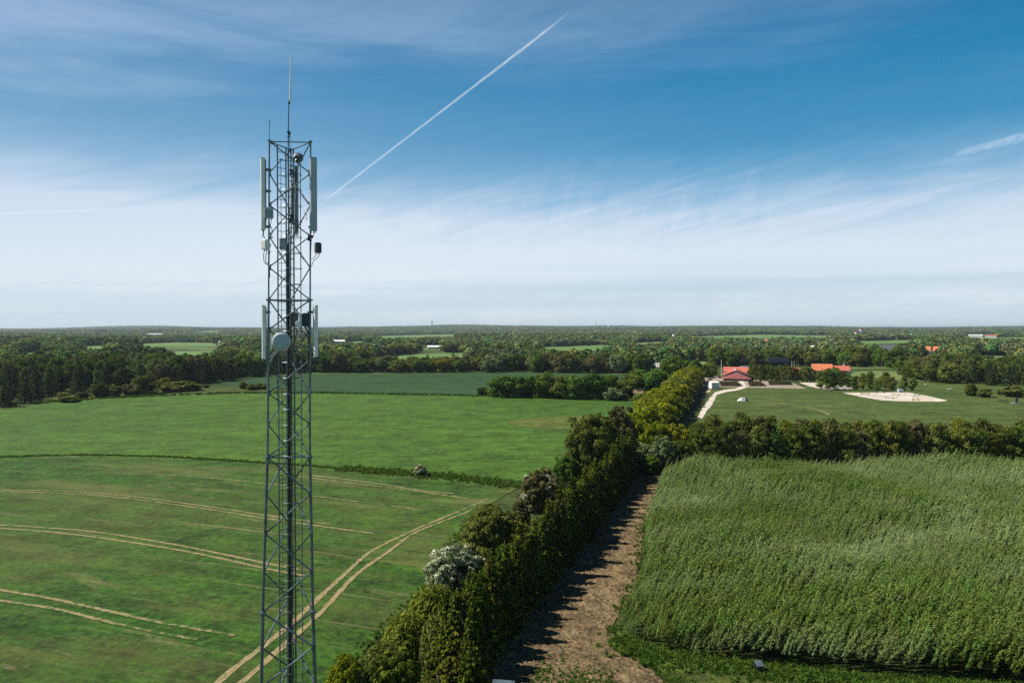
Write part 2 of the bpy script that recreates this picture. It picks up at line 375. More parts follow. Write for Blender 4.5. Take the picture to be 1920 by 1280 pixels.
# ------------------------------------------------------------------ ground sheets
def sheet(name, pts, mat, off, step, pixel=True, jitter=0, kind='structure', dens=None, zfun=None):
    poly = [G(*p) for p in pts] if pixel else list(pts)
    out = []
    for i, a in enumerate(poly):                       # resample the outline
        b = poly[(i+1) % len(poly)]; l = math.hypot(b[0]-a[0], b[1]-a[1]); k = max(1, int(l/(dens or step)))
        for j in range(k):
            t = j/k; out.append((a[0]+(b[0]-a[0])*t+random.uniform(-jitter, jitter), a[1]+(b[1]-a[1])*t+random.uniform(-jitter, jitter)))
    xs = [p[0] for p in out]; ys = [p[1] for p in out]; n = len(out)
    gx, gy = np.meshgrid(np.arange(min(xs), max(xs), step), np.arange(min(ys), max(ys), step))
    gx = gx.ravel()+RNG.uniform(-.2, .2, gx.size)*step; gy = gy.ravel()+RNG.uniform(-.2, .2, gy.size)*step
    keep = inside(gx, gy, out); pv = [Vector(p) for p in out]+[Vector((a, b)) for a, b in zip(gx[keep], gy[keep])]
    r = delaunay_2d_cdt(pv, [], [list(range(n))], 1, 1e-5)
    V = np.array([(v.x, v.y) for v in r[0]]); z = hgt(V[:, 0], V[:, 1])+off
    if zfun is not None: z = z+zfun(V[:, 0], V[:, 1])
    me = bpy.data.meshes.new(name); me.from_pydata(np.column_stack([V, z]).tolist(), [], [tuple(f) for f in r[2]])
    me.materials.append(mat); me.update()
    if me.polygons and me.polygons[0].normal.z < 0: me.flip_normals()
    return tag(link(name, me), kind=kind)
def inside(x, y, poly):
    x = np.asarray(x); y = np.asarray(y); c = np.zeros(x.shape, bool); n = len(poly)
    for i in range(n):
        x1, y1 = poly[i]; x2, y2 = poly[(i+1) % n]
        if y1 == y2: continue
        c ^= ((y1 > y) != (y2 > y)) & (x < (x2-x1)*(y-y1)/(y2-y1)+x1)
    return c
# base terrain, polar grid reaching the horizon
rr = [0.5]
while rr[-1] < 40000: rr.append(rr[-1]*1.035+.35)
na = 540; A = np.linspace(0, 2*np.pi, na, endpoint=False); rr = np.array(rr)
X = (rr[:, None]*np.sin(A)[None]).ravel(); Y = (rr[:, None]*np.cos(A)[None]).ravel(); Z = hgt(X, Y)
I = np.arange(len(rr)-1)[:, None]*na; J = np.arange(na)[None]
fa = np.stack([I+J, I+na+J, I+na+(J+1) % na, I+(J+1) % na], -1).reshape(-1, 4)
me = bpy.data.meshes.new('ground'); me.from_pydata(np.column_stack([X, Y, Z]).tolist()+[(0, 0, H(0, 0))], [], [tuple(f) for f in fa[:, ::-1].tolist()]+[(j, (j+1) % na, len(X)) for j in range(na)])
me.update()
if me.polygons[50].normal.z < 0: me.flip_normals()
me.polygons.foreach_set('use_smooth', [True]*len(me.polygons))
gm = ground_mat('rough_grass', ((.042, .072, .014), (.075, .095, .026)), patch=[((.13, .19, .06), .0022, .50, .56, .5), ((.16, .13, .075), .05, .60, .72, 1)])
tag(link('ground', me, mat=gm), kind='structure')

SOIL = (.30, .215, .13)
gf_near = ground_mat('near_crop', ((.025, .076, .006), (.043, .106, .010)), (.35, 1.05), 1.3, .8, 1.8,
    [((.115, .115, .028), .016, .44, .66, .5), ((.14, .13, .04), .10, .52, .70, .16), ((.21, .185, .085), 1.1, .585, .70, .035), ((.20, .175, .075), .26, .585, .70, .22), ((.20, .17, .085), .8, .60, .74, .25)], rowdir=R(21), pmax=.62)
gf_up = ground_mat('upper_crop', ((.039, .093, .009), (.058, .122, .013)), (.62, 1.05), .9, .5, 1.2, rowdir=R(8))
gf_dark = ground_mat('dark_crop', ((.019, .052, .013), (.026, .068, .018)), (.8, 1.0), .6, .3, 1, rowdir=R(3))
gf_right = ground_mat('right_meadow', ((.045, .078, .013), (.090, .118, .026)), (.6, 1.0), .8, .5, 1.5,
    [((.13, .15, .045), .045, .58, .74, .25)], rowdir=R(-6))
gf_pale = ground_mat('pale_pasture', ((.11, .16, .045), (.16, .20, .07)), (.7, 1.0), .5)
gf_far = ground_mat('far_field', ((.075, .16, .035), (.13, .19, .06)), (.85, 1.0), .2)
gf_sand = ground_mat('arena_sand', ((.46, .41, .33), (.55, .49, .40)), (.85, 1.0), .8, .2)
gf_path = ground_mat('gravel', ((.44, .40, .34), (.55, .50, .43)), (.8, 1.0), 1.5, .3)
gf_soil = ground_mat('tilled_soil', ((.165, .116, .058), (.285, .208, .112)), (.30, 1.1), 3.4, 1.0, 5.0,
    [((.075, .095, .022), .16, .60, .74, .5), ((.26, .22, .11), .4, .62, .8, .5)], rowdir=R(72))
gf_brown = ground_mat('bare_patch', ((.062, .098, .012), (.10, .118, .022)), (.7, 1.0), .6)
gf_verge = ground_mat('verge_grass', ((.045, .075, .012), (.10, .12, .025)), (.4, 1.0), 1.4, .9, 3,
    [((.20, .16, .09), .35, .60, .72, .6)])
gf_pave = ground_mat('terrace_paving', ((.30, .25, .19), (.38, .32, .25)), (.5, 1.0), 1.2, .3)

near_f = [(-300, 866), (0, 858), (150, 854), (300, 857), (500, 869), (700, 884), (870, 898), (975, 912), (905, 955), (840, 1030), (800, 1105), (745, 1160), (690, 1215), (620, 1300), (520, 1500), (-500, 1500)]
sheet('field', near_f, gf_near, .07, 3.0, jitter=.15, dens=1.5)
up_f = [(-300, 868), (-200, 790), (0, 768), (100, 754), (200, 747), (300, 740), (420, 738), (585, 737), (700, 738), (900, 743), (1000, 746), (1215, 753), (1215, 775), (1090, 830), (1010, 905), (975, 911), (870, 897), (700, 883), (500, 868), (300, 856), (150, 853), (0, 857)]
sheet('field', up_f, gf_up, .10, 4.0, jitter=.15, dens=2.5)
sheet('field', [(385, 724), (440, 713), (500, 705), (585, 700.5), (960, 699), (1215, 702), (1215, 752), (1000, 745), (900, 742), (700, 737), (585, 736), (500, 728)], gf_dark, .12, 7, jitter=.3)
sheet('rough_grass', [(60, 757), (100, 752), (200, 746), (300, 739), (420, 737), (585, 735.5), (500, 727), (395, 725), (280, 733), (100, 745)], gf_brown if 0 else gf_verge, .08, 5)
sheet('bare_patch', [(948, 793), (975, 786), (1060, 782), (1110, 782), (1110, 800), (1050, 806), (985, 802)], gf_brown, .16, 3, jitter=.25)
sheet('meadow', [(1270, 885), (2200, 905), (2200, 742), (1850, 722), (1700, 716), (1560, 727), (1340, 727), (1318, 760)], gf_right, .08, 5, jitter=.3)
sheet('pasture', [(1588, 708), (1600, 697), (1650, 695.5), (1700, 697), (1720, 706), (1690, 716), (1600, 716)], gf_pale, .16, 8)
sheet('sand_arena', [(1578, 736.5), (1702, 736), (1740, 743), (1776, 751.5), (1760, 753.5), (1690, 753), (1652, 751), (1612, 744)], gf_sand, .16, 4, jitter=.3, dens=3)
sheet('sand_patch', [(1498, 717.5), (1545, 718.5), (1600, 727), (1590, 732), (1550, 731.5), (1518, 725)], gf_sand, .18, 4, jitter=.3)
sheet('terrace', [(1308, 714), (1330, 705), (1420, 712), (1440, 714), (1488, 719), (1512, 729), (1430, 727.5), (1350, 726), (1300, 727)], gf_pave, .14, 4)

def noisef(x, y, s, seed=0):
    return np.sin(x*s+seed)*np.cos(y*s*1.13+seed*2)+.5*np.sin(x*s*2.3+y*s*1.7+seed*3)+.25*np.sin(x*s*5.1-y*s*4.3)
soil_poly = [(1150, 885), (1200, 870), (1262, 880), (1248, 905), (1225, 945), (1207, 990), (1200, 1050), (1193, 1090), (1170, 1140), (1148, 1175), (1156, 1205), (1200, 1240), (1260, 1290), (1290, 1400), (760, 1400), (880, 1290), (1000, 1120), (1080, 1000)]
def clods(x, y):
    r = RNG.random(len(x)); return (r**2)*.10+.02*noisef(x, y, 3)
sheet('dirt_path', soil_poly, gf_soil, .05, .21, jitter=.12, dens=.5, zfun=clods)
sheet('grass_verge', [(1152, 1170), (1160, 1200), (1210, 1240), (1290, 1300), (1300, 1420), (2300, 1420), (2300, 1225), (1400, 1210)], gf_verge, .14, .8, jitter=.12, zfun=lambda x, y: .05*RNG.random(len(x)))
sheet('gravel_path', [(1385, 712), (1392, 712), (1401, 727), (1380, 733), (1362, 735.5), (1344, 741), (1337, 757), (1321, 778), (1317, 786), (1308, 782), (1318, 764), (1332, 746), (1340, 736), (1360, 731), (1378, 729), (1387, 726)], gf_path, .17, 2, dens=2, jitter=.2)

# tyre tracks
def track_mat():
    m, nt, out = newmat('tyre_track_soil'); p = wpos(nt)
    uv = N(nt, 'ShaderNodeAttribute', attribute_name='edge')
    n = noise(nt, p, 1.4, 5, .7); n2 = noise(nt, p, .13, 3)
    k = math_(nt, 'ADD', math_(nt, 'MULTIPLY_ADD', n, 1.9, -.55), math_(nt, 'MULTIPLY', n2, .55))
    k = math_(nt, 'ADD', k, uv.outputs['Fac'])
    c = ramp(nt, noise(nt, p, 3, 3), [(.3, (.15, .13, .055)), (.7, (.32, .255, .135))])
    c = mixc(nt, ramp(nt, k, [(.52, 1.0), (.76, 0.0)]), c, (.034, .085, .014))
    b = N(nt, 'ShaderNodeBsdfPrincipled'); b.inputs['Roughness'].default_value = .95; b.inputs['Specular IOR Level'].default_value = .1
    L(nt, c, b.inputs['Base Color']); L(nt, b.outputs[0], out.inputs[0]); return m
TM = track_mat()
def track(pts, w, strength=(.25, .25), mat=TM, off=.10, name='tyre_track'):
    P_ = [Vector(G(*p)).to_2d() for p in pts]; n = len(P_); res = []
    for i in range(n-1):                               # catmull-rom
        p0, p1, p2, p3 = P_[max(i-1, 0)], P_[i], P_[i+1], P_[min(i+2, n-1)]
        k = max(3, int((p2-p1).length/.7))
        for j in range(k):
            t = j/k; res.append(.5*((2*p1)+(p2-p0)*t+(2*p0-5*p1+4*p2-p3)*t*t+(3*p1-p0-3*p2+p3)*t**3))
    res.append(P_[-1]); vs = []; fs = []; ed = []
    for i, q in enumerate(res):
        d = (res[min(i+1, len(res)-1)]-res[max(i-1, 0)]).normalized(); nn = Vector((-d.y, d.x)); t = i/(len(res)-1)
        st = strength[0]*(1-t)+strength[1]*t; ww = w*random.uniform(.8, 1.2)/2
        for s, e in ((-1, -.35), (-.45, 0), (.45, 0), (1, -.35)):
            v = q+nn*ww*s; vs.append((v.x, v.y, H(v.x, v.y)+off)); ed.append(st+e)
        if i: fs += [((i-1)*4+k, (i-1)*4+k+1, i*4+k+1, i*4+k) for k in range(3)]
    me = bpy.data.meshes.new(name); me.from_pydata(vs, [], fs); me.materials.append(mat)
    a = me.attributes.new('edge', 'FLOAT', 'POINT'); a.data.foreach_set('value', ed); me.update()
    if me.polygons[0].normal.z < 0: me.flip_normals()
    return tag(link(name, me), kind='structure')
track([(-60, 982), (0, 985), (160, 996), (300, 1017), (400, 1036), (495, 1056), (560, 1068)], .42, (.22, .3))
track([(-60, 988), (0, 991), (140, 1003), (300, 1026), (400, 1045), (495, 1066), (570, 1080)], .42, (.22, .25))
track([(-60, 918), (0, 919), (100, 921), (200, 927), (300, 938), (400, 952), (500, 967), (620, 984)], .45, (.08, .2))
track([(-60, 921), (0, 922), (100, 925), (200, 931), (300, 943), (400, 957), (500, 973), (700, 1001)], .45, (.12, .12))
track([(-60, 1096), (0, 1107), (100, 1124), (200, 1146), (300, 1168), (370, 1180), (440, 1192)], .55, (.25, -.1))
track([(-60, 1117), (0, 1127), (100, 1142), (200, 1166), (300, 1188), (370, 1200)], .5, (.22, -.1))
track([(200, 888), (350, 893), (480, 905), (585, 916)], .5, (-.05, .1))
track([(585, 892), (700, 906), (790, 920), (850, 926)], .5, (.22, .1))
track([(560, 894), (700, 911), (800, 924), (880, 936)], .5, (.1, .1))
track([(585, 930), (700, 945), (800, 958)], .5, (.05, .0))
track([(380, 1310), (430, 1262), (500, 1208), (560, 1158), (600, 1120), (650, 1074), (697, 1034), (769, 998), (853, 962), (915, 936)], .55, (.5, -.05))
track([(415, 1310), (460, 1275), (520, 1222), (600, 1151), (667, 1079), (727, 1036), (781, 998), (860, 967), (885, 957)], .52, (.5, .0))
track([(800, 1106), (770, 1140), (735, 1173)], .35, (.5, .3))
track([(1401, 750), (1470, 757), (1530, 768), (1555, 778)], 1.0, (.0, .2), off=.12)

# ------------------------------------------------------------------ sky / light / camera
SUN_EL, SUN_AZ = R(49), R(7)         # sun on the left, a little beyond the picture plane
sdir = Vector((-math.cos(SUN_EL)*math.cos(SUN_AZ), math.cos(SUN_EL)*math.sin(SUN_AZ), math.sin(SUN_EL)))
sl = bpy.data.lights.new('sun', 'SUN'); sl.energy = 5.0; sl.angle = R(.5); sl.color = (1, .945, .85)
so = bpy.data.objects.new('sun', sl); COL.objects.link(so); so.location = (0, 0, 60); so.rotation_euler = sdir.to_track_quat('Z', 'Y').to_euler()
w = bpy.data.worlds.new('World'); sc.world = w; w.use_nodes = True; nt = w.node_tree; nt.nodes.clear()
wo = N(nt, 'ShaderNodeOutputWorld'); bg = N(nt, 'ShaderNodeBackground'); bg.inputs[1].default_value = .0745
sky = N(nt, 'ShaderNodeTexSky', sky_type='NISHITA'); sky.sun_disc = False; sky.sun_elevation = SUN_EL
sky.sun_rotation = math.atan2(sdir.x, sdir.y); sky.air_density = 1.2; sky.dust_density = .6; sky.ozone_density = 2
tc = N(nt, 'ShaderNodeTexCoord').outputs['Generated']
sx = N(nt, 'ShaderNodeSeparateXYZ'); L(nt, tc, sx.inputs[0]); x_, y_, z_ = sx.outputs
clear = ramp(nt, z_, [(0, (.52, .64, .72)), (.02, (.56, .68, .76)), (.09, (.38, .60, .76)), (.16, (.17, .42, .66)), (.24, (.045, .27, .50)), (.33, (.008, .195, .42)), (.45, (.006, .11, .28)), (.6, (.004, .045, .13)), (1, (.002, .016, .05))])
zz = math_(nt, 'MAXIMUM', math_(nt, 'ADD', z_, .07), .03)
cx = N(nt, 'ShaderNodeCombineXYZ'); L(nt, math_(nt, 'DIVIDE', x_, zz), cx.inputs[0]); L(nt, math_(nt, 'DIVIDE', y_, zz), cx.inputs[1])
pl = cx.outputs[0]
n1 = noise(nt, mapping(nt, tc, (1.1, 1.1, 9), (0, R(5), 0)), 1.3, 8, .62, .5)
n2 = noise(nt, mapping(nt, mapping(nt, tc, (1, 1, 1), (0, R(13), 0)), (1.6, 2.2, 15)), 2.2, 9, .70, .9)
n3 = noise(nt, mapping(nt, pl, (.12, .3, 1), (0, 0, 0), (3, 1, 0)), 1.0, 3, .5)
n4 = noise(nt, mapping(nt, tc, (1.2, 1.2, 45)), 1.0, 4, .5)
az = math_(nt, 'DIVIDE', x_, math_(nt, 'MAXIMUM', y_, .05))
wob = math_(nt, 'ADD', z_, math_(nt, 'MULTIPLY', math_(nt, 'SUBTRACT', n2, .5), .15))
wob = math_(nt, 'ADD', wob, math_(nt, 'MULTIPLY', math_(nt, 'SUBTRACT', n3, .5), .10))
n5 = noise(nt, mapping(nt, mapping(nt, tc, (1, 1, 1), (0, R(-14), 0)), (22, 6, 7)), 1.6, 8, .66, .8)
fm = ramp(nt, math_(nt, 'MULTIPLY_ADD', az, 1.0, .5), [(.35, .15), (.5, 1.0), (.8, 1.0), (.95, .3)])
wob = math_(nt, 'ADD', wob, math_(nt, 'MULTIPLY', math_(nt, 'MULTIPLY', math_(nt, 'SUBTRACT', n5, .5), fm), .065))
low = ramp(nt, wob, [(0, .30), (.03, .45), (.05, .8), (.10, .82), (.135, .66), (.165, .34), (.195, .10), (.225, 0.0)])
band = mixc(nt, .85, low, ramp(nt, n4, [(.40, .05), (.6, 1.0)]), 'MULTIPLY')
lowband = mixc(nt, ramp(nt, z_, [(.05, 0.0), (.09, 1.0)]), band, low)
streak = ramp(nt, math_(nt, 'ADD', math_(nt, 'MULTIPLY', n1, .75), math_(nt, 'MULTIPLY', n2, .25)), [(.40, 0.0), (.62, .75)])
# upper veil stronger on the left, none to the right
vm = math_(nt, 'MULTIPLY', ramp(nt, math_(nt, 'ADD', math_(nt, 'ADD', z_, math_(nt, 'MULTIPLY', az, -.05)), math_(nt, 'MULTIPLY', math_(nt, 'SUBTRACT', n1, .5), .12)), [(.30, 0.0), (.37, .85), (.42, .7), (.58, .0)]), math_(nt, 'MAXIMUM', math_(nt, 'MULTIPLY_ADD', az, -.62, .62), .08))
up = math_(nt, 'MULTIPLY', math_(nt, 'MULTIPLY_ADD', streak, .75, .25), vm)
mid = math_(nt, 'MULTIPLY', streak, ramp(nt, z_, [(.08, 0.0), (.15, .30), (.22, .12), (.36, .10), (.5, .0)]))
leftv = math_(nt, 'MAXIMUM', math_(nt, 'MULTIPLY_ADD', az, -.40, .10), 0.0)      # thin veil across the left sky
leftv = math_(nt, 'MULTIPLY', leftv, ramp(nt, z_, [(.1, 1.0), (.42, .5), (.6, 0.0)]))
cov = math_(nt, 'ADD', math_(nt, 'ADD', math_(nt, 'ADD', lowband, up), mid), leftv, clamp=True)
cov = math_(nt, 'MULTIPLY', cov, math_(nt, 'MULTIPLY_ADD', math_(nt, 'MAXIMUM', math_(nt, 'MULTIPLY', az, -1.0), 0.0), -.22, .93))
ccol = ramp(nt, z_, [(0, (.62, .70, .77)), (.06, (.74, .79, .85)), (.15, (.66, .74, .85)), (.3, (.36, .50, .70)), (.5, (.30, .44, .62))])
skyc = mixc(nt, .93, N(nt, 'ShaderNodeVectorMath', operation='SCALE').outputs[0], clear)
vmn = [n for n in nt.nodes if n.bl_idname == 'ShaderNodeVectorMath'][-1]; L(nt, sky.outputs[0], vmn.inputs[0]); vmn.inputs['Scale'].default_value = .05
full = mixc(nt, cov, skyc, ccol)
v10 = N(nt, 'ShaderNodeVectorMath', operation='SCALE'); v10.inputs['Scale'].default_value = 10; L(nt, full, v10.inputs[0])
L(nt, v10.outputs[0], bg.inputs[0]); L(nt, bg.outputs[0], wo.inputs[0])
cam = bpy.data.cameras.new('camera'); co = bpy.data.objects.new('camera', cam); COL.objects.link(co); sc.camera = co
cam.sensor_width = 36; cam.lens = F/1920*36; cam.clip_end = 150000; cam.clip_start = .1
co.location = (0, 0, EYE); co.rotation_euler = (math.pi/2-PITCH, 0, 0)
vs_ = sc.view_settings; vs_.view_transform = 'Standard'; vs_.look = 'None'; vs_.exposure = .55; vs_.gamma = 1; vs_.use_curve_mapping = False
sc.cycles.use_denoising = False; sc.cycles.volume_bounces = 0; sc.cycles.max_bounces = 5; sc.cycles.diffuse_bounces = 2; sc.cycles.transparent_max_bounces = 8

# haze: one closed box of thin air
m, nt, out = newmat('haze_air'); pv = N(nt, 'ShaderNodeVolumePrincipled'); pv.inputs['Density'].default_value = 6.5e-5
pv.inputs['Color'].default_value = (.75, .86, 1, 1); pv.inputs['Anisotropy'].default_value = .3
L(nt, pv.outputs[0], out.inputs['Volume'])
mb = MB(); mb.box((0, 0, 22.0), (84000, 84000, 68)); hz = mb.build('haze', m); tag(hz, kind='stuff')

# contrails: real trails nine kilometres up
m, nt, out = newmat('contrail_ice'); cc = N(nt, 'ShaderNodeAttribute', attribute_name='edge')
cn = noise(nt, mapping(nt, wpos(nt), (.0012, .0012, .0012)), 1.0, 5, .65)
d = N(nt, 'ShaderNodeBsdfDiffuse'); d.inputs[0].default_value = (.9, .92, .95, 1); t = N(nt, 'ShaderNodeBsdfTranslucent'); t.inputs[0].default_value = (.9, .92, .95, 1)
a_ = N(nt, 'ShaderNodeMixShader'); a_.inputs[0].default_value = .5; L(nt, d.outputs[0], a_.inputs[1]); L(nt, t.outputs[0], a_.inputs[2])
tr = N(nt, 'ShaderNodeBsdfTransparent'); b2 = N(nt, 'ShaderNodeMixShader')
L(nt, math_(nt, 'MULTIPLY', cc.outputs['Fac'], ramp(nt, cn, [(.3, .35), (.62, 1.0)])), b2.inputs[0]); L(nt, tr.outputs[0], b2.inputs[1]); L(nt, a_.outputs[0], b2.inputs[2]); L(nt, b2.outputs[0], out.inputs[0])
def contrail(p0, p1, w0, w1, al0, al1, label, seed):
    rng = random.Random(seed); mb = MB(); ed = []; n = 60
    def S(px, py):
        d = Vector(ray(px, py)); return d*(9000/d.z)
    a, b = S(*p0), S(*p1); ax = (b-a).normalized()
    for i in range(n+1):
        t = i/n; px = p0[0]+(p1[0]-p0[0])*t; py = p0[1]+(p1[1]-p0[1])*t
        c = S(px, py)+Vector((0, 0, EYE)); dist = c.length; wd = (w0+(w1-w0)*t)*rng.uniform(.85, 1.15)*dist/F
        side = Vector((-ax.y, ax.x, 0)).normalized(); up = Vector((0, 0, 1)); vd = c.normalized()
        ap = max(.15, math.sqrt(max(0, 1-(side.dot(vd))**2)))            # apparent width of a tube across the view
        al = al0+(al1-al0)*t; al *= min(1, t*14+.25, (1-t)*8+.1)
        K = 7
        for k in range(K):
            u = -1+2*k/(K-1); mb.v.append(tuple(c+side*u*wd*.5+up*(wd*.5)*u))
            ed.append(al*max(0, 1-u*u)**.7)
        if i:
            for k in range(K-1): mb.f.append(((i-1)*K+k, (i-1)*K+k+1, i*K+k+1, i*K+k)); mb.m.append(0)
    o = mb.build('contrail', m, smooth=True); at = o.data.attributes.new('edge', 'FLOAT', 'POINT'); at.data.foreach_set('value', ed)
    return tag(o, label, 'contrail')
contrail((604, 380), (1056, 34), 34, 46, .24, .48, 'long straight white contrail rising diagonally across the blue sky', 1)
contrail((1790, 289), (1960, 246), 14, 26, .10, .25, 'short faint contrail low in the sky at the right edge', 2)
contrail((-40, 402), (365, 387), 6, 4, .38, .12, 'thin flat contrail low in the sky at the left edge', 3)

# ------------------------------------------------------------------ telecom tower
tow = empty('telecom_tower', (P(543.5, 700, TY).x, TY, 0), 0, label='tall three-legged steel lattice mast carrying panel antennas and a dish', cat='telecom tower')
TX = tow.location.x
def T(px, py, dy=0):
    v = P(px, py, TY+dy); return Vector((v.x-TX, dy, v.z))
LPX = [(265, 505), (720, 503), (857, 501.5), (1000, 497), (1150, 492.5), (1280, 490), (1550, 483)]
RPX = [(265, 582.5), (720, 581), (857, 581), (1000, 584), (1150, 586.5), (1280, 591), (1550, 598)]
BPX = [(265, 545.5), (720, 543.5), (1280, 541), (1550, 540)]
def ip(tb, y): return float(np.interp(y, [a for a, b in tb], [b for a, b in tb]))
def legp(k, py):
    # py measured at the front plane; the rear leg node sits at the same height
    z = T(543, py).z; w_ = (ip(RPX, py)-ip(LPX, py))*TY/F
    if k == 0: v = T(ip(LPX, py), py); return Vector((v.x, 0, z))
    if k == 1: v = T(ip(RPX, py), py, .12); return Vector((v.x, .12, z))
    dy = w_*.87; v = P(ip(BPX, py), py, TY+dy); return Vector((v.x-TX, dy, z))
NODES = [265, 324, 384, 442, 501, 562, 618, 676, 737, 795, 857, 927, 1000, 1072, 1148, 1214, 1288, 1365, 1445]
def ground_py():
    lo, hi = 1280, 2200
    for _ in range(40):
        m_ = (lo+hi)/2
        if T(543, m_).z > .35: lo = m_
        else: hi = m_
    return lo
GP = ground_py()
NODES = [n for n in NODES if n < GP-40]
while NODES[-1] < GP-120: NODES.append(NODES[-1]+80)
NODES.append(GP)
LPX[-1] = (GP, 481); RPX[-1] = (GP, 600)
FL = [265, 562, 857, 1148]+([1445] if 1445 < GP-50 else [])+[GP]
for k in range(3):
    mb = MB()
    for i in range(len(FL)-1):
        a, b = FL[i], FL[i+1]; ps = [a]+[q for q in (720, 1000, 1280) if a < q < b]+[b]
        r = [.031, .043, .056, .070, .08, .09][i]
        mb.tube([legp(k, q) for q in ps], r, 10)
        if i:
            c = legp(k, a); mb.tube([c-Vector((0, 0, .035)), c+Vector((0, 0, .035))], r+.06, 12)
    c = legp(k, 265); mb.tube([c, c+Vector((0, 0, .05))], .07, 8)
    mb.tube([legp(k, GP)-Vector((0, 0, .06)), legp(k, GP)], .2, 12)
    mb.build('leg', M['steel'], tow)
BR = []
for i in range(len(NODES)-1):
    a, b = NODES[i], NODES[i+1]; r = .023 if a < 560 else .026 if a < 850 else .030 if a < 1140 else .036
    # front, left and right face, each a zigzag
    fr = (0, 1) if i % 2 == 0 else (1, 0); le = (2, 0) if i % 2 == 0 else (0, 2); ri = (1, 2) if i % 2 == 0 else (2, 1)
    for (u, v) in (fr, le, ri):
        p, q = legp(u, a), legp(v, b); d = (q-p).normalized()
        p, q = p+d*.03, q-d*.03; mb = MB(); mb.tube([p, q], r, 8)
        mb.box(p+d*.06, (.02, .09, .12)); mb.box(q-d*.06, (.02, .09, .12)); mb.build('diagonal_brace', M['steel'], tow)
for py in (265, 562, 857):
    for (u, v) in ((0, 1), (2, 0), (1, 2)):
        mb = MB(); mb.tube([legp(u, py)+Vector((0, 0, -.01)), legp(v, py)+Vector((0, 0, -.01))], .024 if py < 500 else .03, 8); mb.build('cross_bar', M['steel'], tow)
mb = MB(); mb.box((0, .5, .0), (3.6, 3.4, .5), 0, 0, .08); mb.build('foundation', M['concrete'], tow)
# climbing ladder with cage
bz = T(543, GP).z; tz = T(543, 268).z
lx0, lx1, ly0, ly1 = T(521, 500, .35).x, T(537, 500, .62).x, .35, .62
for (a, b) in ((lx0, ly0), (lx1, ly1)):
    mb = MB(); mb.box((a, b, (bz+tz)/2), (.05, .045, tz-bz), .5); mb.build('ladder_rail', M['steel'], tow)
z = tz-.25; lad = [c for c in tow.children if c.name.startswith('ladder_rail')][0]; nr = 0
while z > bz+.1 and nr < 98: mb = MB(); mb.tube([(lx0, ly0, z), (lx1, ly1, z)], .012, 6); mb.build('ladder_rung', M['steel_dark'], lad); z -= .31; nr += 1
mb = MB(); ccx = T(546, 500, .75).x; ccy = .80; cr = .415
z = T(543, 290).z
hz_ = []
while z > 1.8:
    pts = [(ccx+cr*math.cos(t)*1.0, ccy+cr*.75*math.sin(t), z) for t in np.linspace(R(-160), R(150), 22)]
    mb = MB(); mb.tube(pts, .012, 5); mb.build('cage_hoop', M['steel'], tow); hz_.append(z); z -= .62
for t in (-150, -90, -20, 40, 100):
    mb = MB(); mb.box((ccx+cr*math.cos(R(t)), ccy+cr*.75*math.sin(R(t)), (hz_[0]+hz_[-1])/2), (.022, .008, hz_[0]-hz_[-1]), R(t)); mb.build('cage_strap', M['steel'], tow)
# cable ladder in the middle and bundle of feeders
cxa, cxb = T(541.5, 600, .9).x, T(551, 600, .9).x
for a in (cxa, cxb):
    mb = MB(); mb.box((a, .95, (bz+tz)/2), (.05, .05, tz-bz)); mb.build('cable_tray_rail', M['steel'], tow)
z = bz+.4
while z < tz: mb = MB(); mb.box(((cxa+cxb)/2, .95, z), (cxb-cxa, .03, .03)); mb.build('tray_rung', M['steel'], tow); z += .62
for k, (px, top) in enumerate(((539, 432), (540.3, 452), (541.6, 470), (543, 590), (544.5, 600), (546.5, 610))):
    mb = MB(); x = T(px, 600, .88).x; pts = [(x+.012*math.sin(j*1.7+k), .86+.015*math.cos(j*2.1+k), T(543, top).z+(bz-T(543, top).z)*j/22) for j in range(23)]
    mb.tube(pts, .022 if k < 3 else .016, 6); mb.build('feeder_cable', M['cable'], tow)
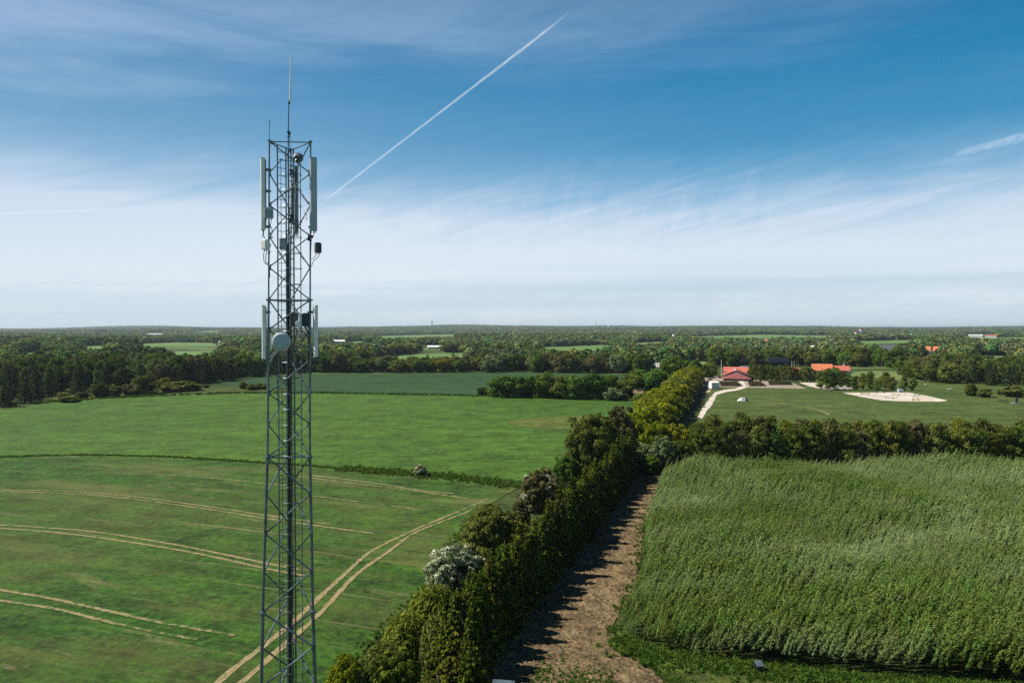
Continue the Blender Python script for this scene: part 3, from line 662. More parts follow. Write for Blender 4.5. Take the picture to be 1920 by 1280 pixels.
# top cables and small fittings inside the cage
def loop(pts, r=.012, name='cable', mat=None):
    P3 = [Vector(p) for p in pts]; res = []
    for i in range(len(P3)-1):
        p0, p1, p2, p3 = P3[max(i-1, 0)], P3[i], P3[i+1], P3[min(i+2, len(P3)-1)]
        for j in range(6):
            t = j/6; res.append(.5*((2*p1)+(p2-p0)*t+(2*p0-5*p1+4*p2-p3)*t*t+(3*p1-p0-3*p2+p3)*t**3))
    res.append(P3[-1]); mb = MB(); mb.tube(res, r, 6); return mb.build(name, mat or M['cable'], tow, True)
def panel(px, y0, y1, wpx, dep, rz, dy, mat, backmat, label, brackets, leg, conn=True):
    top, bot = T(px, y0, dy), T(px, y1, dy); h = top.z-bot.z; c = (top+bot)/2; wd = wpx*(TY+dy)/F
    o = MB(); o.box((0, 0, 0), (wd, dep, h), 0, 0, min(wd, dep)*.22); 
    o.box((0, 0, h/2+.012), (wd*.94, dep*.94, .024)); o.box((0, 0, -h/2-.015), (wd*.94, dep*.94, .03))
    ob = o.build('panel_antenna', [mat], tow); ob.location = c; ob.rotation_euler = (0, 0, rz); tag(ob, label)
    b = MB(); b.box((0, dep/2+.02, 0), (wd*.5, .035, h*.96)); x = b.build('back_plate', M['steel'], ob)
    lp = None
    for q in brackets:
        zq = T(px, q, dy).z-c.z; lg = legp(leg, q)-c; lg.z = zq
        loc = Matrix.Rotation(-rz, 3, 'Z') @ lg
        b = MB(); b.tube([(0, dep/2+.03, zq), (loc.x*.5, dep/2+.03+(loc.y-dep/2)*.5, zq+.04), (loc.x, loc.y, zq)], .02, 6); b.box((0, dep/2+.06, zq), (.12, .08, .1)); b.box((loc.x, loc.y, zq), (.15, .14, .07)); b.build('bracket', M['steel'], ob)
    if conn:
        for s in (-.3, 0, .3): b = MB(); b.tube([(wd*s, 0, -h/2-.03), (wd*s, 0, -h/2-.13)], .018, 6); b.build('connector', M['steel'], ob)
    return ob
panel(493, 297, 430, 11.5, .17, R(-78), -.02, M['radome'], None, 'long pale panel antenna at upper left of the mast', (318, 358, 425), 0)
panel(587.5, 297, 431, 13.5, .26, R(14), .0, M['radome_grey'], None, 'long grey panel antenna at upper right of the mast', (320, 425), 1)
panel(555.5, 312, 437, 8, .14, R(190), 1.75, M['radome_grey'], None, 'long grey panel antenna behind the upper mast', (330, 420), 2)
panel(494.5, 573, 671, 8.5, .15, R(-72), -.02, M['radome'], None, 'shorter pale panel antenna at lower left of the mast', (585, 655), 0)
panel(592, 573, 667, 7.5, .15, R(60), .05, M['radome'], None, 'shorter pale panel antenna at lower right of the mast', (585, 655), 1)
panel(549, 345, 420, 3.5, .08, R(180), 1.25, M['radome'], None, 'slim white antenna behind the upper mast', (355, 410), 2, False)
# radio units
def unit_box(px0, px1, y0, y1, dep, rz, dy, mat, label, fins=True):
    a, b = T(px0, y0, dy), T(px1, y1, dy); c = (a+b)/2
    o = MB(); wd, h = b.x-a.x, a.z-b.z; o.box((0, 0, 0), (wd, dep, h), 0, 0, .02)
    if fins:
        for k in range(7): o.box((-wd*.4+wd*.8*k/6, -dep/2-.012, 0), (.012, .024, h*.86))
    o.box((0, 0, h/2+.015), (wd*.7, dep*.5, .03))
    ob = o.build('radio_unit', mat, tow); ob.location = c; ob.rotation_euler = (0, 0, rz); tag(ob, label)
    b_ = MB(); b_.box((0, dep/2+.04, 0), (wd*.4, .08, h*.4)); b_.build('bracket', M['steel_dark'], ob)
    for s in (-.25, 0, .25): q = MB(); q.tube([(wd*s, 0, -h/2), (wd*s, 0, -h/2-.06)], .015, 6); q.build('connector', M['steel'], ob)
    return ob
unit_box(496, 512, 390, 409, .16, R(6), -.14, M['radome_grey'], 'grey radio unit beside the long left antenna')
unit_box(491, 505.5, 450, 468, .2, R(-38), -.05, M['radome'], 'pale radio unit below the long left antenna')
unit_box(590.5, 602, 456, 474, .2, R(30), .05, M['housing_dark'], 'dark radio unit below the long right antenna')
unit_box(543.5, 559, 587, 612, .22, R(20), .5, M['housing_dark'], 'dark radio unit inside the mast near the cables')
unit_box(567.5, 581, 588, 612, .25, R(-12), .2, M['housing_dark'], 'black radio unit inside the mast by the right leg')
unit_box(562, 567.2, 588.5, 611, .2, R(-12), .14, M['radome'], 'narrow white unit between the dark radio units', False)
unit_box(555, 563, 602.5, 609.5, .14, R(0), .05, M['radome'], 'small white junction unit below the dark radio units', False)
unit_box(524, 538, 448, 468, .12, R(-5), .95, M['radome_grey'], 'pale box inside the upper safety cage', False)
for (px, y0, y1, w_, dy, s) in ((507, 436, 446, 5, .0, 0), (581, 441, 451, 9, .1, 1), (545, 402, 417, 9, .6, 1), (547, 318, 326, 7, .7, 1), (541, 430, 438, 6, .7, 1)):
    a, b = T(px, y0, dy), T(px, y1, dy); mb = MB(); c = (a+b)/2; hh = a.z-b.z
    for k in range(4): mb.box((c.x+random.uniform(-.05, .05), c.y+random.uniform(-.05, .05), c.z+hh*(k/3-.5)*.8), (w_*.0145, .10, hh*.24), random.uniform(0, 1))
    mb.build('filter_unit', M['steel_dark'] if s else M['radome'], tow)
for (px, y0, y1, r, dy) in ((571, 394, 407, .012, .15), (575, 393, 412, .018, .12), (553, 352, 372, .03, 1.3), (546, 330, 440, .035, 1.2)):
    mb = MB(); mb.tube([T(px, y0, dy), T(px, y1, dy)], r, 8); mb.build('pole', M['radome'], tow)
# cables
loop([T(495, 430, -.02), T(494, 440), T(497, 447), T(499, 450)], .014)
loop([T(492, 430, -.02), T(493, 438), T(492, 446)], .012)
loop([T(496, 468), T(494, 482), T(497, 494), T(503, 492), T(504.5, 480), T(507, 470)], .013)
loop([T(501, 468), T(498, 484), T(500, 495), T(505, 500), T(506, 520)], .013)
loop([T(504, 409), T(506, 422), T(510, 430), T(508, 445)], .013)
loop([T(510, 409), T(508, 418), T(505, 428)], .01)
loop([T(583, 431), T(582, 445), T(580, 452)], .016)
loop([T(590, 431), T(588, 441), T(584, 450), T(583, 470)], .013)
loop([T(599, 474), T(596, 483), T(588, 489), T(584, 500)], .012)
loop([T(594, 474), T(590, 482), T(584, 486)], .012)
loop([T(560, 352, .6), T(566, 366, .4), T(573, 377, .25), T(580, 384, .15)], .010)
loop([T(557, 465, .6), T(563, 478, .4), T(568, 485, .25), T(573, 490, .2), T(579, 499, .15)], .013)
loop([T(560, 300, .9), T(561, 306, .7), T(567, 308, .5)], .010)
loop([T(527, 657, .2), T(520, 665, .3), T(519, 690, .4), T(521, 760, .5)], .016)
loop([T(540, 655, .2), T(530, 660, .2), T(522, 668, .3), T(520, 700, .35)], .012)
loop([T(550, 612, .5), T(557, 620, .5), T(552, 640, .6), T(547, 660, .8)], .02)
loop([T(560, 612, .3), T(568, 622, .2), T(577, 634, .12), T(580, 660, .1), T(580, 690, .1), T(584, 700, .1)], .02)
loop([T(572, 612, .2), T(578, 625, .1), T(579, 640, .1), T(578, 672, .1)], .024)
loop([T(494, 671), T(496, 682), T(503, 692), T(506, 706)], .016)
loop([T(592, 667), T(592, 680), T(586, 690), T(583, 700)], .016)
loop([T(545, 575, .6), T(551, 580, .5), T(556, 586, .4)], .014)
loop([T(541, 255, .4), T(544, 258, .4), T(543, 266, .5), T(545, 290, .8)], .012)
# round dish facing the camera side
c = T(527.5, 640, -.25); r0 = .345; mb = MB(); n = 36; prof = [(0, -.10), (.35, -.098), (.7, -.088), (.93, -.07), (1.0, -.03), (1.0, .05), (.8, .10), (.3, .16), (0, .17)]
vs = []; fs = []
for (rr_, dd) in prof:
    for k in range(n): t = 2*math.pi*k/n; vs.append((r0*rr_*math.cos(t), dd, r0*rr_*math.sin(t)))
for i in range(len(prof)-1):
    for k in range(n): fs.append((i*n+k, (i+1)*n+k, (i+1)*n+(k+1) % n, i*n+(k+1) % n))
mb.poly(vs, fs); dd = mb.build('dish_antenna', M['dish'], tow, True); dd.location = c; dd.rotation_euler = (R(4), 0, R(4)); tag(dd, 'round pale dish antenna on the left leg')
mb = MB(); pp = [(r0*1.005*math.cos(2*math.pi*k/n), -.025, r0*1.005*math.sin(2*math.pi*k/n)) for k in range(n+1)]; mb.tube(pp, .012, 6); mb.build('rim', M['radome'], dd)
mb = MB(); mb.box((0, .2, 0), (.12, .12, .2)); mb.build('bracket', M['steel'], dd)
mb = MB(); mb.tube([T(521, 655, -.15), T(505.5, 678, -.02)], .022, 8); mb.tube([T(527, 640, -.05), T(504, 641, 0)], .025, 8); mb.tube([T(509, 630, -.1), T(509, 652, -.1)], .03, 8); mb.build('dish_mount', M['radome'], tow)
# small drum dish seen from behind near the top
c = T(559, 296.5, .95); mb = MB(); vs = []; fs = []; n = 24; r0 = .20; prof = [(0, .12), (.5, .11), (.95, .05), (1, 0), (1, -.08), (.6, -.12), (0, -.14)]
for (rr_, d_) in prof:
    for k in range(n): t = 2*math.pi*k/n; vs.append((r0*rr_*math.cos(t), d_, r0*rr_*math.sin(t)))
for i in range(len(prof)-1):
    for k in range(n): fs.append((i*n+k, (i+1)*n+k, (i+1)*n+(k+1) % n, i*n+(k+1) % n))
mb.poly(vs, fs); dd = mb.build('dish_antenna', M['housing_dark'], tow, True); dd.location = c; dd.rotation_euler = (R(-18), 0, R(10)); tag(dd, 'small dark dish antenna near the mast top')
mb = MB(); mb.box((0, -.14, 0), (.2, .04, .05)); mb.tube([(0, -.1, 0), (-.1, -.1, -.2)], .02, 6); mb.build('bracket', M['steel'], dd)
# whips
mb = MB(); mb.tube([T(540.5, 300, .5), T(540.5, 262, .5), T(541.5, 192, .5)], [.022, .022, .018], 8); mb.build('whip_pole', M['steel_dark'], tow)
mb = MB(); mb.tube([T(543.2, 196, .5), T(543.5, 188, .5), T(545.2, 113, .5)], [.020, .032, .024], 8); mb.tube([T(545.2, 113, .5), T(545.25, 110.5, .5)], .03, 8); o = mb.build('whip_antenna', M['radome'], tow); tag(o, 'thick white whip antenna rising above the mast')
mb = MB()
for (px, py, w_) in ((542.3, 194, .08), (542.5, 190, .07), (541.5, 248, .13), (542.5, 252, .10), (541, 256, .08)): mb.box(T(px, py, .5), (w_, w_*.8, .06), .3)
mb.build('clamp', M['steel_dark'], tow)
mb = MB(); mb.tube([T(505, 266), T(505.2, 230)], .010, 6); mb.tube([T(505.2, 230), T(505.2, 226.5)], .022, 6); o = mb.build('whip_antenna', M['steel_dark'], tow); tag(o, 'thin short rod antenna on the left corner')

# ------------------------------------------------------------------ hedge between field and dirt strip
def hedge_line(d): t = (d-50)/68; return (-2.7+21.2*t, d)
dd_ = 50.5; k = 0
while dd_ < 124:
    x, y = hedge_line(dd_); row = k % 2; x -= 2.0-1.1*(dd_-50)/68
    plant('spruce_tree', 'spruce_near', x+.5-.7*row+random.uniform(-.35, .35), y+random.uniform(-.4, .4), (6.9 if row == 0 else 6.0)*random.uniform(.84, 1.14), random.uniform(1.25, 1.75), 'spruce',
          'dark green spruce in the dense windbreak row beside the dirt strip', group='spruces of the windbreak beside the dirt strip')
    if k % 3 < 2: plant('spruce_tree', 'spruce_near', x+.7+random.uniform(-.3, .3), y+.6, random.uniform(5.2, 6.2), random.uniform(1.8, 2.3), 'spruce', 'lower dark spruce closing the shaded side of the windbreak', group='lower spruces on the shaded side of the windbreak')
    dd_ += 1.1; k += 1
plantpx('spruce_tree', 'spruce_near', 886, 1296, 1108, 70, 'spruce', 'nearest dark spruce with a pointed top at the bottom of the windbreak', var=2)
B = 'bush'
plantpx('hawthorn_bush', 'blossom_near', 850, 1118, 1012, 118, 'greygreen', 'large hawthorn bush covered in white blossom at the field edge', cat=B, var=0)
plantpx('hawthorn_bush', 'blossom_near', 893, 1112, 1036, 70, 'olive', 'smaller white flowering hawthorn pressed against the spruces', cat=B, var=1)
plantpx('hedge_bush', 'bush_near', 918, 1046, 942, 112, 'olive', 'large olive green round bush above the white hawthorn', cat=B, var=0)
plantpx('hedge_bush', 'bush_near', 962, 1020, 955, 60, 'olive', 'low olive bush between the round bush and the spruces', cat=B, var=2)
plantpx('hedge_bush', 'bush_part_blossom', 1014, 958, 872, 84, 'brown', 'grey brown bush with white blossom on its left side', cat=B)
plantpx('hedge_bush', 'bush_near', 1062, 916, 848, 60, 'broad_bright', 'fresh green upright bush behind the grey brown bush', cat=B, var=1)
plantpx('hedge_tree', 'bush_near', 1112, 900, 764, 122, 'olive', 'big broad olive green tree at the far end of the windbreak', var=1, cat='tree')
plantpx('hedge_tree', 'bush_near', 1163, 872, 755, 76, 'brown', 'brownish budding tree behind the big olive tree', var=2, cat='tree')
plantpx('hedge_bush', 'bush_near', 975, 1000, 935, 45, 'brown', 'small brown bush at the foot of the round olive bush', cat=B, var=0)
plantpx('tall_shrub', 'stems', 806, 1205, 1100, 118, 'broom', 'yellow green dome of fine stems below the white hawthorn', cat='shrub', trunk=None, var=0)
plantpx('tall_shrub', 'stems', 762, 1240, 1150, 104, 'broom', 'yellow green stems sloping down to the field edge', cat='shrub', trunk=None, var=1)
plantpx('tall_shrub', 'stems', 716, 1275, 1205, 90, 'olive', 'low olive stems at the bottom of the field margin', cat='shrub', trunk=None, var=2)
plantpx('tall_shrub', 'stems', 830, 1250, 1150, 90, 'olive', 'olive stems in front of the nearest spruce', cat='shrub', trunk=None, var=2)
plantpx('dry_shrub', 'dead', 845, 1218, 1150, 46, 'dead', 'upper pale leafless shrub beside the nearest spruce', cat='shrub', trunk='twig', var=0)
plantpx('dry_shrub', 'dead', 843, 1272, 1212, 52, 'dead', 'lower pale leafless shrub beside the nearest spruce', cat='shrub', trunk='twig', var=1)
plantpx('dark_bush', 'bush_near', 742, 1345, 1206, 112, 'spruce', 'dark green bush at the bottom edge left of the pale shrubs', cat=B, var=1)
plantpx('dark_bush', 'bush_near', 690, 1350, 1232, 90, 'olive', 'olive dark bush at the bottom edge beside the yellow tipped bush', cat=B, var=2)
plantpx('dark_bush', 'bush_near', 648, 1352, 1222, 88, 'golden', 'yellow tipped bush at the bottom edge nearest the mast', cat=B, var=0)
plantpx('dark_bush', 'bush_near', 800, 1375, 1268, 80, 'olive', 'low green bush at the bottom edge below the pale shrubs', cat=B, var=0)
for (px, by, ty, wp, lf, lb) in ((1207, 884, 826, 52, 'greygreen', 'silvery grey green willow bush at the left end of the dirt strip'),
                                (1240, 886, 814, 62, 'greygreen', 'taller silvery willow bush between the dirt strip and golden trees'),
                                (1276, 884, 822, 56, 'broad', 'dark green bush where the coppice corner meets the birches'),
                                (1222, 890, 852, 40, 'broad_bright', 'low bright green bush at the top end of the dirt strip')):
    plantpx('willow_bush', 'bush_near', px, by, ty, wp, lf, lb, cat=B)
plantpx('field_bush', 'blossom_near', 788, 893, 868, 27, 'brown', 'single small flowering bush on the grass strip between two fields', cat=B, var=1)

# golden avenue running away
for i in range(25):
    t = i/24; x = 26.5+56.5*t; y = 146+193*t
    Hh = 8.4*random.uniform(.92, 1.08); lf = 'golden' if (i not in (4, 11, 18)) else 'olive'
    plant('golden_tree', 'golden_mid', x+random.uniform(-.8, .8)-1.5, y, Hh, random.uniform(4.6, 5.4), lf, 'golden green tree in the avenue leading to the red roofed building', group='golden green trees of the avenue', rot=random.uniform(-.5, .5))
for i in range(24):
    t = (i+.5)/24; x = 26.5+56.5*t; y = 146+193*t
    plant('avenue_bush', 'dome_mid', x+1.6, y, random.uniform(4.2, 5.6), random.uniform(3.2, 4.2), 'olive', 'low olive bush filling the foot of the golden tree avenue', cat='bush', group='bushes at the foot of the avenue', trunk=None)
for (px, by, ty, wp) in ((1200, 842, 792, 46), (1222, 862, 782, 60), (1268, 862, 788, 56)):
    plantpx('golden_tree', 'golden_mid', px, by, ty, wp, 'golden', 'golden green tree in the avenue leading to the red roofed building', group='golden green trees of the avenue')

# birch shelter belt behind the coppice
i = 0
for row, dpt in ((0, 128.5), (1, 132.5), (2, 137)):
    x = 32.0+row*1.1
    while x < 108:
        px = 960+F*x/dpt; top = np.interp(px, [1290, 1400, 1500, 1650, 1800, 1950, 2200], [6.9, 7.7, 7.0, 7.2, 6.6, 7.2, 7])
        hh = top*random.uniform(.78, 1.12); lf = random.choice(['birch', 'birch', 'birch', 'olive', 'birch', 'broad', 'brown'])
        yel = any(abs(px-q) < 12 for q in (1345, 1466, 1541, 1788)) and row == 2
        plant('birch_tree', 'column_mid', x, dpt+random.uniform(-1, 1), hh*(1.12 if yel else 1), random.uniform(2.0, 2.9), 'yellowleaf' if yel else lf,
              'bright yellow green birch standing out of the shelter belt' if yel else 'slender birch with thin pale trunk in the belt behind the coppice', group='yellow green birches of the belt' if yel else 'birches of the belt behind the coppice', trunk='birch')
        x += random.uniform(2.1, 3.1); i += 1

# clump of round trees at the far side of the upper field
cl = [(946, 744, 701, 62, 'broad'), (985, 745, 702, 52, 'broad'), (1020, 746, 697, 50, 'broad_bright'), (1052, 747, 702, 46, 'olive'), (1080, 748, 700, 52, 'broad'), (1112, 748, 697, 56, 'broad'),
      (1140, 748, 701, 40, 'broad_bright'), (1163, 749, 716, 40, 'olive'), (1184, 748, 700, 50, 'broad'), (905, 742, 724, 22, 'broad'), (926, 743, 728, 26, 'olive'), (1125, 749, 735, 22, 'broad_bright'), (1042, 747, 722, 30, 'broad'), (1150, 751, 726, 34, 'greygreen')]
for j, (px, by, ty, wp, lf) in enumerate(cl):
    plantpx('round_tree', 'round_mid', px, by, ty, wp*1.12, lf, 'rounded green tree in the clump at the far edge of the light field', group='round trees of the field edge clump')
for (px, by, ty, wp, lf, lb) in ((1225, 740, 689, 66, 'broad_bright', 'broad fresh green tree behind the top of the golden avenue'), (1258, 722, 663, 52, 'broad_bright', 'tallest fresh green tree left of the avenue end'), (1298, 716, 671, 44, 'broad_bright', 'pale green tree behind the far end of the avenue'),
                                (1210, 762, 733, 50, 'olive', 'low olive bush beside the bare soil at the field corner'), (1190, 728, 690, 40, 'broad', 'dark green tree behind the field corner'), (1330, 708, 678, 34, 'olive', 'olive tree left of the white flagpole'), (1290, 724, 694, 40, 'olive', 'olive green tree hidden beside the avenue')):
    plantpx('round_tree', 'round_mid', px, by, ty, wp, lf, lb)

# ------------------------------------------------------------------ individually planted woods
def scatter(poly_px, spacing, fn, seed, limit=400):
    rng = random.Random(seed); poly = [G(*p) for p in poly_px]; xs = [p[0] for p in poly]; ys = [p[1] for p in poly]
    pts = []; x = min(xs); n = 0; yy = min(ys)
    rows = int((max(ys)-min(ys))/(spacing*.87))+1
    for r_ in range(rows):
        x = min(xs)+(r_ % 2)*spacing/2; y = min(ys)+r_*spacing*.87
        while x < max(xs):
            a = x+rng.uniform(-.3, .3)*spacing; b = y+rng.uniform(-.3, .3)*spacing
            if bool(inside(np.array([a]), np.array([b]), poly)[0]) and n < limit: fn(a, b, rng); n += 1
            x += spacing
    return n
def nz(x, y): return math.sin(x/31+1)*math.cos(y/37)+.6*math.sin(x/13+y/17)
def leftwood(x, y, rng):
    px, _ = PX(x, y, 0)
    con = nz(x, y) > .35 or (60 < px < 290 and y < 300)
    if con: plant('conifer', 'spruce_mid', x, y, rng.uniform(8, 12.5), rng.uniform(2.6, 3.6), 'spruce_far', 'dark conifer in the wood left of the fields', cat='tree', group='dark conifers of the left wood')
    elif rng.random() < .2 and px > 250: plant('poplar', 'column_mid', x, y, rng.uniform(10, 13), rng.uniform(3, 4), 'greygreen', 'slim grey green windblown tree in the wood left of the fields', cat='tree', group='slim grey green trees of the left wood')
    else: plant('broadleaf_tree', 'round_mid', x, y, rng.uniform(8, 13), rng.uniform(4, 5.4), rng.choice(['broad', 'broad', 'broad', 'olive', 'broad_bright', 'brown']), 'leafy tree in the wood left of the fields', cat='tree', group='leafy trees of the left wood')
NW = [scatter([(-120, 770), (30, 762), (75, 752), (100, 742), (270, 731), (385, 720), (450, 708), (500, 703), (505, 700), (-120, 710)], 8.6, leftwood, 3, 290)]
def midbelt(x, y, rng):
    if rng.random() < .12: plant('conifer', 'spruce_mid', x, y, rng.uniform(8, 10), rng.uniform(2.6, 3.4), 'spruce_far', 'dark conifer in the belt beyond the dark green field', cat='tree', group='conifers of the far field belt')
    else:
        px, _ = PX(x, y, 0)
        lf = rng.choice(['yellowleaf', 'golden']) if (770 < px < 860 and rng.random() < .5) else rng.choice(['broad', 'broad', 'olive', 'greygreen', 'broad_bright', 'brown'])
        lo = .72 if 660 < px < 900 else 1
        plant('broadleaf_tree', 'round_mid', x, y, rng.uniform(8, 12)*lo, rng.uniform(4.2, 5.8), lf, 'leafy tree in the belt beyond the dark green field', cat='tree', group='leafy trees of the far field belt')
NW.append(scatter([(500, 703), (585, 699), (960, 697.5), (1215, 701), (1215, 692), (860, 690), (500, 692)], 9.0, midbelt, 5, 200))
# shrubs on the margin in front of the left wood
for (px, by, ty, wp, sh, lf, lb) in ((130, 754, 741, 44, 'dome_mid', 'olive', 'low olive dome shrub on the field margin, left part'), (187, 745, 717, 34, 'round_mid', 'broad', 'dark green round bush on the field margin'),
        (155, 748, 733, 30, 'dome_mid', 'brown', 'small brown green shrub beside the dark round bush'), (120, 750, 735, 26, 'dome_mid', 'olive', 'tiny olive shrub at the left end of the margin'), (215, 744, 720, 34, 'dome_mid', 'olive', 'olive shrub right of the dark round bush'),
        (247, 742, 718, 40, 'dome_mid', 'brown', 'broad grey olive shrub in the middle of the margin'), (270, 738, 700, 46, 'round_mid', 'olive', 'olive tree behind the conical bush'), (286, 737, 709, 26, 'spruce_mid', 'broad_bright', 'bright green conical bush beside the long dome shrub'),
        (308, 732, 707, 30, 'round_mid', 'yellowleaf', 'yellow green small tree behind the long dome shrub'), (325, 734, 714, 60, 'dome_mid', 'olive', 'left half of the long dome shrub on the margin'), (352, 732, 713, 62, 'dome_mid', 'olive', 'right half of the long dome shrub on the margin'),
        (384, 727, 720, 20, 'dome_mid', 'brown', 'tiny brown shrub at the corner of the dark green field'), (457, 729, 714, 20, 'dome_mid', 'olive', 'small olive bush left of the mast on the margin'), (474, 731, 719, 28, 'dome_mid', 'olive', 'yellowish bush beside the mast on the margin'), (490, 730, 717, 24, 'dome_mid', 'olive', 'olive bush directly left of the mast on the margin')):
    plantpx('margin_shrub', sh, px, by, ty, wp, lf, lb, cat='shrub', trunk=None)

# young trees in front of the buildings on the right
i = 0
for px in range(1408, 1530, 8):
    plantpx('young_birch', 'column_mid', px+random.uniform(-2, 2), 714+(px-1408)*.02+random.uniform(-.5, .5), 684+random.uniform(-3, 4)+(px-1408)*.04, 19, random.choice(['birch', 'olive', 'broad']), 'slender young tree in the row beside the red roofed building', cat='tree', group='young trees beside the red roofed building', trunk='birch')
for (px, by, ty, wp) in ((1540, 729, 694, 26), (1552, 731, 690, 30), (1565, 730, 688, 30), (1578, 727, 694, 24), (1590, 726, 700, 20), (1604, 732, 704, 20), (1618, 730, 699, 20), (1632, 731, 696, 24), (1646, 733, 707, 18), (1660, 728, 697, 24), (1673, 732, 705, 22), (1695, 732, 706, 19), (1712, 732, 708, 18)):
    plantpx('young_tree', 'column_mid', px, by, ty, wp*1.15, random.choice(['birch', 'broad', 'olive']), 'loose dark green young tree between sand patch and riding arena', cat='tree', group='young trees by the riding arena', trunk='birch')
for (px, by, ty, wp, lb) in ((1820, 742, 716, 26, 'brownish loose bush at the left of the rough ground on the right'), (1846, 745, 727, 32, 'dark low bush in the middle of the rough ground on the right'), (1900, 744, 721, 46, 'grey olive bush at the right edge of the rough ground'), (1878, 740, 728, 22, 'small brown bush behind the picnic table')):
    plantpx('rough_bush', 'dome_mid', px, by, ty, wp, random.choice(['olive', 'brown']), lb, cat='bush', trunk=None)
def rightwood(x, y, rng):
    if nz(x*1.3, y) > .3: plant('conifer', 'spruce_mid', x, y, rng.uniform(7, 10), rng.uniform(2.6, 3.6), 'spruce_far', 'dark conifer in the wood right of the pasture', cat='tree', group='conifers of the right wood')
    else: plant('broadleaf_tree', 'round_mid', x, y, rng.uniform(7, 11), rng.uniform(4, 5.4), rng.choice(['broad', 'broad', 'olive', 'brown']), 'leafy tree in the wood right of the pasture', cat='tree', group='leafy trees of the right wood')
NW.append(scatter([(1690, 706), (1740, 716), (1830, 722), (2060, 732), (2060, 700), (1780, 693), (1690, 700)], 8.5, rightwood, 8, 200))
def behind(x, y, rng): plant('broadleaf_tree', 'round_mid', x, y, rng.uniform(9, 14), rng.uniform(4.5, 6.5), rng.choice(['broad', 'broad', 'broad_bright', 'olive']), 'leafy tree behind the red roofed buildings', cat='tree', group='leafy trees behind the buildings')
NW.append(scatter([(1340, 689), (1560, 686), (1690, 690), (1690, 683), (1340, 682)], 11, behind, 9, 120))
print('individual trees', NW)

# ------------------------------------------------------------------ far woodland (uncountable): one object each
clear_px = [[(300, 664), (330, 659), (400, 658), (410, 665), (380, 669)], [(150, 658), (205, 655), (205, 648), (145, 650)], [(255, 645), (330, 642), (400, 643), (410, 650), (260, 651)], [(1000, 652), (1130, 647), (1165, 652), (1050, 659)], [(1600, 640), (1720, 637), (1700, 644), (1610, 646)], [(700, 630), (860, 626), (850, 632), (720, 635)], [(1180, 643), (1260, 640), (1250, 645), (1190, 648)],
            [(690, 671), (800, 664), (870, 661), (885, 668), (870, 682), (690, 686)], [(1050, 657), (1110, 654), (1130, 655), (1120, 658)], [(858, 671), (885, 669), (885, 684), (858, 684)],
            [(1290, 631), (1420, 627.5), (1560, 629), (1540, 634), (1330, 634)], [(655, 641), (690, 639), (690, 646), (655, 647)], [(1790, 633.5), (1900, 632), (2000, 634), (1850, 636)], [(1815, 669), (1880, 667), (1920, 670), (1900, 675), (1830, 676)],
            [(30, 663), (100, 659), (100, 662), (40, 666)], [(350, 622), (400, 620), (420, 621), (400, 623)]]
for cpx in clear_px: sheet('far_field', cpx, gf_far, .5, 40, jitter=2)
skip = [[G(*p) for p in q] for q in ([(-400, 1000), (-400, 700), (-120, 708), (500, 698), (505, 691), (860, 689), (1215, 691), (1300, 676), (1345, 680), (1700, 684), (1780, 691), (2100, 700), (2500, 800), (2500, 1000)],)]
clr = [[(p[0], p[1]) for p in q] for q in clear_px]
bpx = [(808, 651, 24), (635, 642, 16), (290, 627, 16), (1230, 682, 10), (1438, 642, 7), (1263, 630, 8), (1610, 626, 7), (1668, 660, 18), (1520, 657, 6), (1740, 661, 7), (1757, 661, 8), (1720, 670, 6), (1748, 625, 6), (1830, 630, 14), (1858, 630, 12), (1440, 680, 52), (415, 649, 6), (1140, 612, 1), (1707, 629, 4), (1690, 625, 3)]
pts = []; d = 372.0
rng = np.random.default_rng(5)
while d < 8800:
    s = 7.2*math.sqrt(d/380)*(1 if d > 520 else 1.0); nA = int(1.62*d/s)
    th = (np.arange(nA)+.5*rng.random())/nA*1.62-.81+rng.uniform(-.35, .35, nA)*1.62/nA
    yy = d+rng.uniform(-.4, .4, nA)*s; xx = th*yy; pts.append(np.stack([xx, yy, np.full(nA, s)], 1)); d += s*.9
pts = np.vstack(pts)
keep = np.ones(len(pts), bool)
for q in skip: keep &= ~inside(pts[:, 0], pts[:, 1], q)
zg = hgt(pts[:, 0], pts[:, 1])
def PXv(x, y, z):
    dz = z-EYE; f = y*cp-dz*sp_; return 960+F*x/f, 640-F*(y*sp_+dz*cp)/f
bx, by_ = PXv(pts[:, 0], pts[:, 1], zg); tx, ty_ = PXv(pts[:, 0], pts[:, 1], zg+10)
for q in clr:
    qs = q; keep &= ~inside(bx, by_, qs)
    for k in (.12, .24, .36, .48, .6, .72, .84, .96): keep &= ~inside(bx, by_*(1-k)+ty_*k, qs)
for (a, b, wv) in bpx: keep &= ~((np.abs(bx-a) < wv+3) & (ty_ < b+1) & (by_ > b-4))
